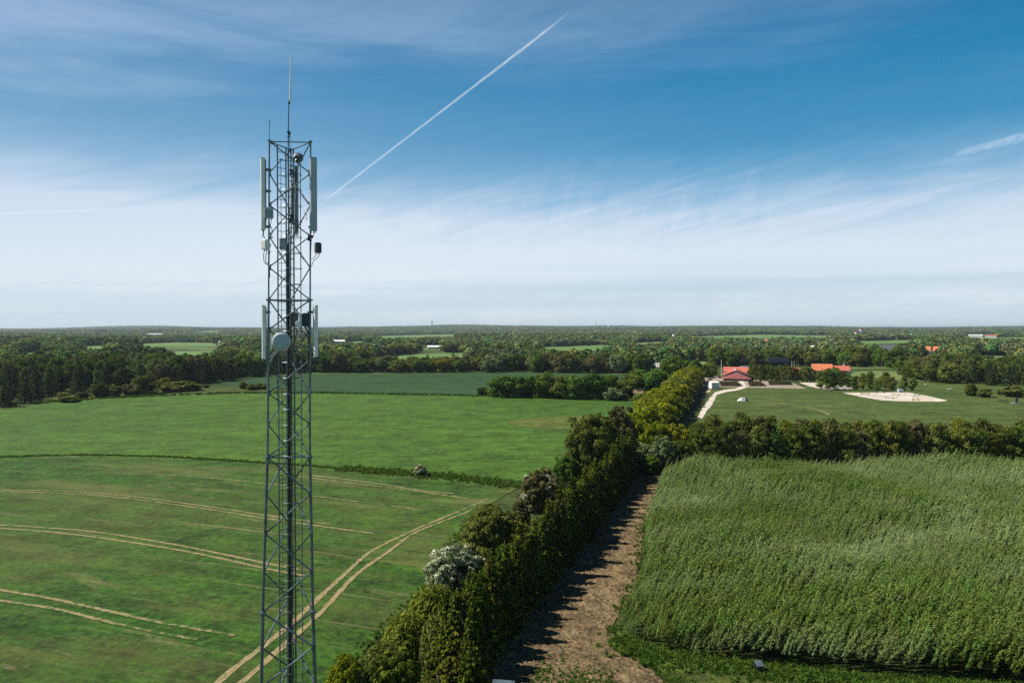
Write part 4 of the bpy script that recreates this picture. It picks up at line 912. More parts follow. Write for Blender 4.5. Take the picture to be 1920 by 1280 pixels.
# open country between the woods: broad noise
nn = np.sin(pts[:, 0]/210+1.3)*np.cos(pts[:, 1]/260+.5)+.7*np.sin(pts[:, 0]/95-pts[:, 1]/140)
keep &= ~((nn > 1.15) & (pts[:, 1] > 900) & (pts[:, 1] < 5000))
pts = pts[keep]; zg = zg[keep]; print('woodland points', len(pts))
cn_ = np.sin(pts[:, 0]/60+2)*np.sin(pts[:, 1]/85)+.8*np.sin(pts[:, 0]/23+pts[:, 1]/41)+rng.normal(size=len(pts))*.35
def points_object(name, P3, scl, rot, idx, sources, tilt=None):
    me = bpy.data.meshes.new(name); me.vertices.add(len(P3)); me.vertices.foreach_set('co', P3.ravel().astype(np.float32))
    for nm, ar, ty in (('s3', scl, 'FLOAT_VECTOR'), ('r3', rot, 'FLOAT_VECTOR')):
        a = me.attributes.new(nm, ty, 'POINT'); a.data.foreach_set('vector', ar.ravel().astype(np.float32))
    a = me.attributes.new('idx', 'INT', 'POINT'); a.data.foreach_set('value', idx.astype(np.int32)); me.update()
    o = link(name, me); ng = bpy.data.node_groups.new(name+'_scatter', 'GeometryNodeTree')
    ng.interface.new_socket('Geometry', in_out='INPUT', socket_type='NodeSocketGeometry'); ng.interface.new_socket('Geometry', in_out='OUTPUT', socket_type='NodeSocketGeometry')
    gi = ng.nodes.new('NodeGroupInput'); go = ng.nodes.new('NodeGroupOutput'); jn = ng.nodes.new('GeometryNodeJoinGeometry')
    def attr(nm, ty):
        n = ng.nodes.new('GeometryNodeInputNamedAttribute'); n.data_type = ty; n.inputs[0].default_value = nm; return n.outputs[0]
    for k, src in enumerate(sources):
        io = ng.nodes.new('GeometryNodeInstanceOnPoints'); oi = ng.nodes.new('GeometryNodeObjectInfo'); oi.inputs[0].default_value = src
        cmpn = ng.nodes.new('FunctionNodeCompare'); cmpn.data_type = 'INT'; cmpn.operation = 'EQUAL'
        ng.links.new(attr('idx', 'INT'), cmpn.inputs[2]); cmpn.inputs[3].default_value = k
        ng.links.new(cmpn.outputs[0], io.inputs['Selection']); ng.links.new(gi.outputs[0], io.inputs['Points']); ng.links.new(oi.outputs['Geometry'], io.inputs['Instance'])
        ng.links.new(attr('r3', 'FLOAT_VECTOR'), io.inputs['Rotation']); ng.links.new(attr('s3', 'FLOAT_VECTOR'), io.inputs['Scale']); ng.links.new(io.outputs[0], jn.inputs[0])
    ng.links.new(jn.outputs[0], go.inputs[0]); md = o.modifiers.new('scatter', 'NODES'); md.node_group = ng
    return tag(o, kind='stuff')
def src(name, me): return bpy.data.objects.new(name, me)
n = len(pts); hh = rng.uniform(7.5, 12.5, n)*np.where(pts[:, 1] > 3000, 1.15, 1); wd = pts[:, 2]*rng.uniform(1.15, 1.6, n)
idx = np.where(cn_ > .75, 6+rng.integers(0, 2, n), np.where(cn_ < -.8, 4+rng.integers(0, 2, n), rng.integers(0, 4, n)))
wd = np.where((idx >= 6), wd*.9, wd)
woods = points_object('woodland', np.stack([pts[:, 0], pts[:, 1], zg-.3], 1), np.stack([wd, wd, hh], 1), np.stack([np.zeros(n), np.zeros(n), rng.uniform(0, 6.28, n)], 1), idx,
                      [src('far_crown', m_) for m_ in SH['round_far']]+[src('far_conifer', m_) for m_ in SH['spruce_farr']])

# ------------------------------------------------------------------ willow coppice field
def shoot_mesh(seed):
    rng = np.random.default_rng(seed); p = []; n = []; T = []; lw = []; tn = []
    for s_ in range(3):
        a = rng.uniform(0, 6.28); bx_, by__ = rng.normal(size=2)*.07; hh = rng.uniform(.72, 1.05); ln = rng.uniform(.22, .42)
        m = 70; t = rng.uniform(.3, 1, m)**.75
        cx_ = bx_+ln*(t**2.0)*.6; cy_ = by__+.05*t*math.sin(a)+.08*t*t; cz_ = hh*t-.05*ln*t**4
        sl = np.stack([1.2*ln*t, np.full(m, .15), np.full(m, 1.0)], 1); sl = unit(sl)
        u = sl*1.0+rng.normal(size=(m, 3))*.42+np.array([.30, 0, 0])
        l = rng.uniform(.055, .10, m)*(1.15-.5*t)
        p.append(np.stack([cx_, cy_, cz_], 1)+unit(u)*l[:, None]*.5); T.append(u); n.append(rng.normal(size=(m, 3))*.6+np.array([-.5, -.25, .45])); lw.append(np.stack([l, l*.24], 1)); tn.append(rng.random()*.35+rng.random(m)*.3+.35*t**2*rng.random(m))
    return card_mesh('coppice_shoot', np.vstack(p), np.vstack(n), np.vstack(lw), np.concatenate(tn), np.vstack(T), [LM['shoot']], None, rng)
wf = [G(*p) for p in ((1242, 905), (1225, 945), (1212, 990), (1206, 1050), (1200, 1090), (1180, 1140), (1158, 1186), (1200, 1215), (1300, 1238), (1420, 1248), (1700, 1272), (2000, 1295), (2450, 1315), (2450, 890), (1300, 893))]
xs = [p[0] for p in wf]; ys = [p[1] for p in wf]; stp = .50
gx, gy = np.meshgrid(np.arange(min(xs), max(xs), stp), np.arange(min(ys), max(ys), stp)); gx = gx.ravel(); gy = gy.ravel()
gx = gx+rng.uniform(-.5, .5, gx.size)*stp; gy = gy+rng.uniform(-.5, .5, gx.size)*stp
k_ = inside(gx, gy, wf) & (gx < gy*.80+4); gx = gx[k_]; gy = gy[k_]
gap = np.exp(-((gx-31.5)/3.2)**2-((gy-81)/1.1)**2)
k_ = rng.random(len(gx)) > gap*.9; gx = gx[k_]; gy = gy[k_]; n = len(gx); print('shoots', n)
edge = np.minimum(1, .55+.45*sst(0, 3.0, np.minimum.reduce([np.hypot(gx-q[0], gy-q[1]) for q in wf[:9]])))
hh = (3.35+.16*np.sin(gx*.42+gy*.13)+.10*np.sin(gy*.55-gx*.2+1)+.12*np.sin(gx*1.3+gy*.9)+.12*np.sin(gx*.21-gy*.37))*rng.uniform(.80, 1.14, n)
hh = hh*(1-.12*np.sin(gx*.16+gy*.11))*np.where(rng.random(n) < .5, 1, edge)
points_object('willow_coppice', np.stack([gx, gy, hgt(gx, gy)], 1), np.stack([hh*1.15, hh*1.15, hh], 1), np.stack([rng.normal(size=n)*.05, rng.uniform(.0, .22, n), rng.uniform(-.7, .5, n)], 1), rng.integers(0, 6, n), [src('coppice_shoot', shoot_mesh(200+i)) for i in range(6)])
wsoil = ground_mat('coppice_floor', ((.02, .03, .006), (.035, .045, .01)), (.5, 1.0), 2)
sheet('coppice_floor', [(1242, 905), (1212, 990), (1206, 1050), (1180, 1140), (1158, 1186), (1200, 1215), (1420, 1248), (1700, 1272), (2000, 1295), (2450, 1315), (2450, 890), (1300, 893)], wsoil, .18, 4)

# grass tufts: strip between the fields, verge, edges
def tuft(seed, nb=26):
    rng = np.random.default_rng(seed); a = rng.uniform(0, 6.28, nb); r = rng.random(nb)*.35; h = rng.uniform(.4, 1, nb)
    p = np.stack([np.cos(a)*r, np.sin(a)*r, h*.45], 1); T = np.stack([np.cos(a)*.5+.3, np.sin(a)*.5, np.ones(nb)], 1); n = rng.normal(size=(nb, 3))+np.array([0, -.2, .5])
    return card_mesh('grass_tuft', p, n, np.stack([h*.9, h*.16], 1), rng.random(nb), T, [LM['grass']], None, rng)
tufts = [src('grass_tuft', tuft(300+i)) for i in range(4)]
def strip_pts(line, wdt, per_m, rng):
    out = []
    q = [G(*p) for p in line]
    for a, b in zip(q[:-1], q[1:]):
        l = math.hypot(b[0]-a[0], b[1]-a[1]); m = int(l*per_m); t = rng.random(m); nx, ny = -(b[1]-a[1])/l, (b[0]-a[0])/l; o = rng.normal(size=m)*wdt*.45
        out.append(np.stack([a[0]+(b[0]-a[0])*t+nx*o, a[1]+(b[1]-a[1])*t+ny*o], 1))
    return np.vstack(out)
tp = [(strip_pts([(-200, 862), (0, 857), (150, 853), (300, 856), (500, 868), (700, 883), (870, 898), (980, 912)], .9, 12, rng), .34, .5),
      (strip_pts([(640, 879), (790, 891), (870, 898), (985, 913)], 2.4, 26, rng), .6, .7),
      (strip_pts([(1262, 880), (1236, 930), (1207, 990), (1198, 1080), (1165, 1150)], 1.0, 10, rng), .35, .35),
      (strip_pts([(1150, 1175), (1165, 1210), (1290, 1290)], 1.0, 30, rng), .3, .3),
      (strip_pts([(1165, 1200), (1200, 1228), (1420, 1262), (1700, 1288), (2100, 1315)], 1.5, 90, rng), .55, .6),
      (strip_pts([(1250, 1290), (1500, 1310), (1900, 1330)], 2.0, 30, rng), .3, .3),
      (strip_pts([(905, 955), (840, 1035), (800, 1108), (745, 1162), (690, 1217), (630, 1290)], 1.0, 14, rng), .3, .35),
      (strip_pts([(920, 1130), (880, 1200), (800, 1290)], 3.0, 60, rng), .4, .5),
      (strip_pts([(1000, 1270), (1150, 1290)], 3.0, 60, rng), .25, .3),
      (strip_pts([(60, 757), (200, 747), (420, 738), (585, 737), (900, 743), (1215, 753)], 1.4, 4, rng), 1.0, 1.2)]
PP = []; SS = []
for (q, s, w_) in tp:
    f = rng.uniform(.6, 1.3, len(q)); PP.append(np.stack([q[:, 0], q[:, 1], hgt(q[:, 0], q[:, 1])+.05], 1)); SS.append(np.stack([w_*f, w_*f, s*f], 1))
PP = np.vstack(PP); SS = np.vstack(SS); n = len(PP)
points_object('grass', PP, SS, np.stack([np.zeros(n), np.zeros(n), rng.uniform(0, 6.28, n)], 1), rng.integers(0, 4, n), tufts)

# ------------------------------------------------------------------ buildings and small things
def house(name, px, by, wpx, hm, dep, ridge, wallm, roofm, rz, label, cat='house', eave=.5, wins=3, chimney=False):
    x, y = G(px, by); wd = wpx*y/F
    o = empty(name, (x, y, H(x, y)), rz-math.atan2(x, y), label=label, cat=cat)
    mb = MB(); mb.box((0, 0, hm/2-.2), (wd, dep, hm+.4))
    mb.poly([(-wd/2, -dep/2, hm), (-wd/2, dep/2, hm), (-wd/2, 0, hm+ridge*.93), (wd/2, -dep/2, hm), (wd/2, dep/2, hm), (wd/2, 0, hm+ridge*.93)], [(0, 2, 1), (3, 4, 5)]); mb.build('wall', wallm, o)
    e = eave; x0, x1, yy = -wd/2-e, wd/2+e, dep/2+e; ze = hm-ridge*e/(dep/2); zt = hm+ridge
    mb = MB(); th = .18
    for s in (-1, 1):
        mb.poly([(x0, s*yy, ze), (x1, s*yy, ze), (x1, 0, zt), (x0, 0, zt), (x0, s*yy, ze+th), (x1, s*yy, ze+th), (x1, 0, zt+th), (x0, 0, zt+th)], [(0, 1, 2, 3), (4, 7, 6, 5), (0, 4, 5, 1), (1, 5, 6, 2), (3, 7, 4, 0)])
    rf = mb.build('roof', roofm, o)
    for k in range(wins):
        wx = -wd/2+wd*(k+.5)/wins; mb = MB(); mb.box((wx, -dep/2-.02, hm*.55), (min(1.4, wd/wins*.5), .06, 1.2)); mb.build('window', M['glass'], o)
    if chimney:
        mb = MB(); mb.box((wd*.2, .3, zt+.5), (.7, .7, 1.6)); mb.box((wd*.2, .3, zt+1.35), (.85, .85, .12)); mb.build('chimney', M['wall_white'], rf)
    return o
# main red roofed building: rear hall, middle hipped wing with lantern, front low hipped pavilion
x, y = G(1381, 714.5); sc_ = y/F; bo = empty('farm_shop', (x, y, H(x, y)), 0, label='red roofed building with a low dark red hipped front beside the flagpole', cat='building')
def hip(mb, x0, x1, y0, y1, ze, zt, rx0, rx1, ry, th=.2):
    v = [(x0, y0, ze), (x1, y0, ze), (x1, y1, ze), (x0, y1, ze), (rx0, ry, zt), (rx1, ry, zt)]
    mb.poly(v, [(0, 1, 5, 4), (1, 2, 5), (2, 3, 4, 5), (3, 0, 4), (3, 2, 1, 0)])
u = sc_
bo.rotation_euler.z = -math.atan2(x, y)
mb = MB(); mb.box((0, 3.2, .55), (48*u, 5.6, 1.3)); mb.build('wall', M['wood'], bo)
mb = MB(); mb.box((-.5*u, 10, 1.2), (42*u, 6, 2.6)); mb.poly([(-21*u, 6.9, 2.2), (20*u, 6.9, 2.2), (0, 6.9, 4.2)], [(0, 1, 2)]); mb.build('wall', M['wall_white'], bo)
mb = MB(); mb.box((4*u, 18, 1.7), (52*u, 8, 3.9)); mb.build('wall', M['wall_white'], bo)
mb = MB(); hip(mb, -27.5*u, 27*u, -.8, 8, 1.15, 3.5, -2*u, 1*u, 5.0); mb.build('roof', M['roof_dark_red'], bo)
mb = MB(); A_ = [(-26*u, 2.15), (0, 4.75), (24*u, 2.15)]
vs = [(a, y0, z+dz) for (y0, dz) in ((6.2, 0), (14, .3), (6.2, .22), (14, .52)) for (a, z) in A_]
mb.poly(vs, [(0, 3, 4, 1), (1, 4, 5, 2), (6, 7, 10, 9), (7, 8, 11, 10), (0, 1, 7, 6), (1, 2, 8, 7), (0, 6, 9, 3), (2, 5, 11, 8)]); rf = mb.build('roof', M['roof_red'], bo)
mb = MB(); vs = []; fs = []
for i_ in range(5):
    for k in range(12): t = 2*math.pi*k/12; q = R(90*i_/4); vs.append((-2*u+.8*math.cos(t)*math.cos(q), 7.2+.8*math.sin(t)*math.cos(q), 4.5+.8*math.sin(q)))
for i_ in range(4):
    for k in range(12): fs.append((i_*12+k, i_*12+(k+1) % 12, (i_+1)*12+(k+1) % 12, (i_+1)*12+k))
mb.poly(vs, fs); mb.build('roof_lantern', M['blue'], rf, True)
mb = MB(); mb.poly([(-25*u, 13.5, 3.5), (32*u, 13.5, 3.5), (32*u, 18, 5.6), (-25*u, 18, 5.6), (-25*u, 22.5, 3.5), (32*u, 22.5, 3.5), (-25*u, 13.5, 3.7), (32*u, 13.5, 3.7), (32*u, 18, 5.8), (-25*u, 18, 5.8)], [(0, 1, 2, 3), (3, 2, 5, 4), (6, 7, 8, 9), (0, 6, 7, 1), (1, 7, 8, 2), (0, 3, 9, 6)]); rf2 = mb.build('roof', M['roof_red'], bo)
mb = MB(); mb.box((19*u, 18, 5.95), (27*u, .6, .4)); mb.build('ridge_cap', M['white'], rf2)
for k in range(6):
    mb = MB(); mb.box((-19*u+k*7.5*u, .36, .6), (.8, .06, .9)); mb.build('window' if k != 3 else 'door', M['glass'], bo)
house('farmhouse', 1541, 699, 33, 1.7, 8, 3.1, M['wall_white'], M['roof_orange'], R(3), 'long red tiled farmhouse with a white gable above the young trees', chimney=False, wins=4)
house('barn', 1577, 699, 25, 1.6, 7, 2.2, M['wall_white'], M['roof_red'], R(8), 'small red roofed outbuilding right of the long farmhouse', chimney=True, wins=2)
house('barn', 1494, 706, 22, 2.0, 7, 2.4, M['wall_white'], M['roof_red'], R(-4), 'low red roofed barn left of the long farmhouse', wins=3)
house('cottage', 1230, 688, 11, 3.5, 7, 3.2, M['wall_white'], M['wall_dark'], R(60), 'white gabled cottage among the trees above the golden avenue', wins=2)
house('shed', 1196, 750, 13, 2.6, 4, 1.2, M['wood'], M['wood'], R(3), 'low brown open shed under the trees at the field corner', cat='shed', wins=0)
house('warehouse', 820, 654, 36, 2.6, 12, 1.6, M['wall_white'], M['white'], R(2), 'long white warehouse in front of the pale woodland', cat='warehouse', wins=5)
house('warehouse', 635, 644, 22, 4, 14, 2, M['wall_white'], M['white'], R(-4), 'white warehouse just right of the mast', cat='warehouse', wins=4)
house('warehouse', 290, 629, 30, 5, 30, 2, M['wall_white'], M['white'], R(0), 'distant white hall among the woods on the far left', cat='warehouse', wins=4)
house('warehouse', 1829, 633, 22, 6, 30, 2, M['wall_white'], M['white'], R(0), 'distant white hall on the right horizon, longer one', cat='warehouse', wins=4)
house('warehouse', 1858, 633, 18, 5, 30, 2, M['wall_white'], M['roof_orange'], R(0), 'distant pale hall with reddish roof on the right horizon', cat='warehouse', wins=4)
for (px, by, wp, rm, lb) in ((1740, 664, 8, 'roof_orange', 'orange roofed house on the right, left of the brighter one'), (1757, 664, 12, 'roof_orange', 'bright orange roofed house in the woods on the right'), (1720, 673, 7, 'roof_orange', 'small orange roofed house lowest in the right woods'),
                             (1438, 645, 6, 'roof_orange', 'tiny orange roofed house far above the red roofed building'), (1524, 661, 5, 'white', 'tiny white house in the wood above the long farmhouse'), (1264, 632, 8, 'white', 'distant white farmhouse in the middle distance'), (1748, 627, 7, 'wall_brick', 'distant brown house near the right horizon'),
                             (413, 651, 5, 'white', 'tiny white house above the left wood'), (1707, 631, 3, 'white', 'tiny white house right of the church'), (1740, 635, 3, 'white', 'second tiny white house right of the church')):
    house('farmhouse', px, by, wp, 3.6, 8, 4, M['wall_white'], M[rm], R(random.uniform(-20, 20)), lb, wins=1)
house('manor', 1665, 664, 22, 5, 9, 4.5, M['wall_white'], M['housing_dark'], R(5), 'grey roofed white house among the tall trees behind the pasture', wins=4)
# church
x, y = G(1608, 630); o = empty('church', (x, y, H(x, y)), R(20), label='white village church with a red pointed tower near the horizon', cat='church')
mb = MB(); mb.box((0, 0, 5), (18, 9, 10)); mb.build('nave', M['wall_white'], o)
mb = MB(); mb.poly([(-9, -5, 10), (9, -5, 10), (9, 5, 10), (-9, 5, 10), (-9, 0, 16), (9, 0, 16)], [(0, 1, 5, 4), (2, 3, 4, 5), (0, 4, 3), (1, 2, 5)]); mb.build('roof', M['roof_dark_red'], o)
mb = MB(); mb.box((12, 0, 9), (7, 7, 18)); tw = mb.build('tower', M['wall_white'], o)
mb = MB(); mb.poly([(8.5, -3.5, 18), (15.5, -3.5, 18), (15.5, 3.5, 18), (8.5, 3.5, 18), (12, 0, 27)], [(0, 1, 4), (1, 2, 4), (2, 3, 4), (3, 0, 4)]); mb.build('spire', M['roof_dark_red'], tw)
# silo tower and masts on the skyline
def skyline(name, px, ty, by, r, mat, label, cat, Y, parts=False):
    b = P(px, by, Y); t = P(px, ty, Y); o = empty(name, (b.x, Y, b.z), 0, label=label, cat=cat); h = t.z-b.z
    mb = MB()
    if parts:
        mb.tube([(0, 0, 0), (0, 0, h*.62)], r*.75, 12); mb.build('shaft', mat, o)
        mb = MB(); mb.tube([(0, 0, h*.62), (0, 0, h*.7), (0, 0, h*.97), (0, 0, h)], [r*.9, r*1.2, r*1.2, r*.8], 12); mb.build('tank', mat, o)
    else:
        for k in range(3):
            a = 2.09*k; mb.tube([(r*math.cos(a), r*math.sin(a), 0), (r*.5*math.cos(a), r*.5*math.sin(a), h)], r*.18, 5)
        for k in range(14): 
            z = h*k/14; f = 1-.5*k/14
            for j in range(3): a = 2.09*j; b2 = 2.09*(j+1); mb.tube([(r*f*math.cos(a), r*f*math.sin(a), z), (r*f*math.cos(b2), r*f*math.sin(b2), z+h/14)], r*.1, 4)
        mb.build('lattice', mat, o)
        mb = MB(); mb.tube([(0, 0, h), (0, 0, h*1.08)], r*.15, 5); mb.build('tip', mat, o)
skyline('water_tower', 810, 602, 614, 4.2, M['wall_dark'], 'dark slim water tower standing on the horizon', 'water tower', 6600, True)
skyline('radio_mast', 1118, 600, 612, 2.2, M['housing_dark'], 'taller thin radio mast on the horizon', 'radio mast', 6600)
skyline('radio_mast', 1237, 603, 612, 2.0, M['housing_dark'], 'shorter thin radio mast on the horizon', 'radio mast', 6700)
# power pylons, faint
def pylon(px, ty, by, label):
    x, y = G(px, by); t = P(px, ty, y); h = t.z-H(x, y); o = empty('power_pylon', (x, y, H(x, y)), R(35), label=label, cat='pylon', group='power pylons over the left woods')
    mb = MB(); w_ = h*.11
    for a, b in ((-1, -1), (1, -1), (1, 1), (-1, 1)): mb.tube([(a*w_, b*w_, 0), (a*w_*.25, b*w_*.25, h*.62), (0, 0, h)], [.28, .2, .12], 4)
    for k in range(8):
        f0 = 1-.75*k/8*1.0; f1 = 1-.75*(k+1)/8; z0, z1 = h*.62*k/8, h*.62*(k+1)/8
        for a in (-1, 1): mb.tube([(-w_*f0, a*w_*f0, z0), (w_*f1, a*w_*f1, z1)], .1, 4); mb.tube([(a*w_*f0, -w_*f0, z0), (a*w_*f1, w_*f1, z1)], .1, 4)
    mb.build('lattice', M['steel_dark'], o)
    for f, l in ((.66, .22), (.80, .17), (.92, .12)):
        mb = MB(); mb.tube([(-h*l, 0, h*f), (0, 0, h*(f+.025)), (h*l, 0, h*f)], .16, 4); mb.tube([(-h*l, 0, h*f), (h*l, 0, h*f)], .12, 4); mb.build('cross_arm', M['steel_dark'], o)
for (px, ty, by) in ((64, 626, 642), (161, 622, 641), (183, 622, 640), (208, 622, 640), (229, 621, 640), (243, 621, 640)):
    pylon(px, ty, by, 'dark lattice power pylon rising from the woods at far left')
pylon(109, 611, 628, 'power pylon breaking the skyline at far left')
# flagpole
def pole(name, px, by, ty, r, mat, label, cat, top=True):
    x, y = G(px, by); t = P(px, ty, y); o = empty(name, (x, y, H(x, y)), 0, label=label, cat=cat); h = t.z-H(x, y)
    mb = MB(); mb.tube([(0, 0, 0), (0, 0, h*.5), (0, 0, h)], [r, r*.8, r*.5], 8); mb.build('pole', mat, o)
    mb = MB(); mb.tube([(0, 0, h), (0, 0, h+.12), (0, 0, h+.25)], [r*.6, r*1.3, r*.2], 8); mb.build('finial', mat, o)
    mb = MB(); mb.box((0, 0, .1), (r*6, r*6, .3)); mb.build('base', M['concrete'], o)
pole('flagpole', 1352.5, 707, 675, .16, M['white'], 'tall white flagpole left of the red roofed building', 'flagpole')
pole('utility_pole', 1653, 696, 664, .14, M['wood'], 'thin wooden utility pole at the edge of the pasture', 'utility pole')
pole('flagpole', 1484.5, 694, 677, .13, M['white'], 'left one of two short poles near the solar panels', 'pole')
pole('flagpole', 1489, 694, 678, .13, M['white'], 'right one of two short poles near the solar panels', 'pole')
# solar panel rows
for k, (x0, x1, by) in enumerate(((1390, 1458, 686.5), (1440, 1480, 688), (1392, 1455, 683.5))):
    a, b = G(x0, by), G(x1, by); cxm, cym = (a[0]+b[0])/2, (a[1]+b[1])/2; wd = b[0]-a[0]
    o = empty('solar_array', (cxm, cym, H(cxm, cym)), 0, label=('long front row of dark blue solar panels behind the young trees', 'short right row of dark blue solar panels', 'rear row of dark blue solar panels')[k], cat='solar panels')
    mb = MB(); mb.poly([(-wd/2, -2.2, 3.4), (wd/2, -2.2, 3.4), (wd/2, 2.2, 5.8), (-wd/2, 2.2, 5.8), (-wd/2, -2.2, 3.3), (wd/2, -2.2, 3.3), (wd/2, 2.2, 5.7), (-wd/2, 2.2, 5.7)], [(0, 1, 2, 3), (7, 6, 5, 4), (0, 4, 5, 1), (2, 6, 7, 3), (1, 5, 6, 2), (0, 3, 7, 4)]); mb.build('panel', M['solar'], o)
    for q in range(6): mb = MB(); xx = -wd*.45+wd*.9*q/5; mb.tube([(xx, -1.8, 0), (xx, -1.8, 3.2)], .08, 6); mb.tube([(xx, 1.8, 0), (xx, 1.8, 5.4)], .08, 6); mb.build('post', M['steel'], o)
# container / white marquee, sand heap, tipi like heap
def at(name, px, by, rz, label, cat, group=None): x, y = G(px, by); return empty(name, (x, y, H(x, y)+.12), rz, label=label, cat=cat, group=group), y/F
o, u = at('storage_tent', 1338.5, 728.5, R(4), 'white boxy storage tent at the start of the gravel path', 'tent')
mb = MB(); mb.box((0, 0, 1.25), (14*u, 4, 2.5), 0, 0, .1); mb.build('cover', M['canvas'], o)
mb = MB(); mb.poly([(-7.2*u, -2.1, 2.5), (7.2*u, -2.1, 2.5), (7.2*u, 2.1, 2.5), (-7.2*u, 2.1, 2.5), (-7*u, 0, 2.9), (7*u, 0, 2.9)], [(0, 1, 5, 4), (2, 3, 4, 5), (0, 4, 3), (1, 2, 5), (3, 2, 1, 0)]); mb.build('top', M['canvas'], o)
for s in (-7, -2.3, 2.3, 7): mb = MB(); mb.box((s*u, -2.05, 1.25), (.1, .1, 2.5)); mb.build('frame_post', M['steel'], o)
def heap(name, px, by, wpx, hm, mat, label, cat, seed, dep=.7):
    x, y = G(px, by); r = wpx*y/F/2; rg = random.Random(seed); mb = MB(); vs = [(0, 0, hm)]; fs = []; K = 14; RG = 5
    for i_ in range(1, RG+1):
        for k in range(K): t = 2*math.pi*k/K; f = i_/RG; vs.append((r*f*math.cos(t)*rg.uniform(.9, 1.08), r*dep*f*math.sin(t)*rg.uniform(.9, 1.08), hm*(1-f)**.8*rg.uniform(.8, 1.2)-.03))
    for k in range(K): fs.append((0, 1+k, 1+(k+1) % K))
    for i_ in range(RG-1):
        for k in range(K): fs.append((1+i_*K+k, 1+(i_+1)*K+k, 1+(i_+1)*K+(k+1) % K, 1+i_*K+(k+1) % K))
    mb.poly(vs, fs); ob = mb.build(name, mat); ob.location = (x, y, H(x, y)+.12); return tag(ob, label, cat)
heap('sand_heap', 1330.5, 735.5, 13, 1.1, M['sandpile'], 'small tan sand heap beside the white storage tent', 'sand heap', 1)
heap('soil_heap', 1206, 753, 14, .8, M['sandpile'], 'pale bare soil heap at the corner of the light field', 'soil heap', 2)
o, u = at('tarpaulin_tent', 1393, 752, R(10), 'crumpled white canvas tent standing alone on the meadow', 'tent')
mb = MB(); rg = random.Random(4); K = 16; vs = []; fs = []
prof = [(1.0, 0), (.78, .9), (.45, 1.5), (.12, 2.0)]
for (f, z) in prof:
    for k in range(K): t = 2*math.pi*k/K; q = f*rg.uniform(.82, 1.1); vs.append((12*u*q*math.cos(t), 5*u*q*math.sin(t), z*.62*rg.uniform(.8, 1.12)))
for i_ in range(3):
    for k in range(K):
        if i_ == 0 and k in (13,): continue
        fs.append((i_*K+k, i_*K+(k+1) % K, (i_+1)*K+(k+1) % K, (i_+1)*K+k))
fs.append(tuple(3*K+k for k in range(K))); mb.poly(vs, fs); mb.build('canvas', M['canvas'], o)
mb = MB(); mb.box((4.6*u, -4.3*u, .55), (1.0, .2, 1.1), R(30)); mb.build('opening', M['housing_dark'], o)
for k in range(3): mb = MB(); mb.tube([(math.cos(k*2.1)*.9, math.sin(k*2.1)*.6, .2), (-.1*math.cos(k*2.1), 0, 2.4)], .05, 6); mb.build('pole', M['wood'], o)
# parked cars by the building
carm = [plain('car_paint_dark', (.02, .022, .03), .25), plain('car_paint_silver', (.45, .47, .5), .3, .4), plain('car_paint_white', (.7, .7, .7), .3), plain('car_paint_red', (.35, .03, .02), .3)]
def car(px, by, rz, cm, label):
    o, u = at('parked_car', px, by, rz, label, 'car')
    o.scale = (.55, .55, .55)
    pr = [(-2.1, .35), (-2.1, .8), (-1.2, .92), (-.6, 1.4), (.9, 1.42), (1.6, .95), (2.1, .85), (2.15, .35)]; mb = MB(); n = len(pr)
    for s in (-.85, .85): mb.v += [(a, s*(.85 if b > 1 else 1), b) for a, b in pr]
    mb.f += [tuple(range(n))[::-1], tuple(range(n, 2*n))]+[(k, (k+1) % n, n+(k+1) % n, n+k) for k in range(n)]; mb.m += [0]*(n+2); mb.build('body', cm, o)
    mb = MB(); mb.box((.15, 0, 1.16), (1.7, 1.56, .36)); mb.build('window', M['glass'], o)
    for a in (-1.35, 1.35):
        for s in (-.86, .86): mb = MB(); mb.tube([(a, s-.1, .33), (a, s+.1, .33)], .33, 12); mb.build('wheel', M['cable'], o)
car(1331, 713, R(20), carm[0], 'dark car parked nearest the golden avenue')
car(1337, 709.5, R(70), carm[0], 'dark car parked behind beside the flagpole')
car(1326, 717, R(10), carm[1], 'silver car parked in shade at the avenue end')
car(1345, 712.5, R(85), carm[2], 'white car parked left of the building')
car(1349.5, 707.5, R(95), carm[3], 'red car parked beyond the flagpole')
# trellis rows on the terrace
for k in range(4):
    for (x0, x1) in ((1348, 1384), (1402, 1428), (1440, 1482)):
        if k == 3 and x0 == 1440: continue
        by = 717.5+k*2.4; a, b = G(x0+k, by), G(x1+k*3, by); l = b[0]-a[0]
        o = empty('planter_row', (a[0], a[1], H(*a)+.14), 0, label='low timber edged planting row on the paved terrace', cat='planter', group='planting rows on the terrace')
        mb = MB(); mb.box((l/2, 0, .18), (l, .5, .36)); mb.build('edging', M['wood'], o); nq = int(l/.5)+2; mb = MB(); mb.tube([(.2+(l-.4)*q/(nq-1), random.uniform(-.06, .06), .42) for q in range(nq)], [random.uniform(.08, .3) for q in range(nq)], 6); mb.build('plants', LM['olive'], o)
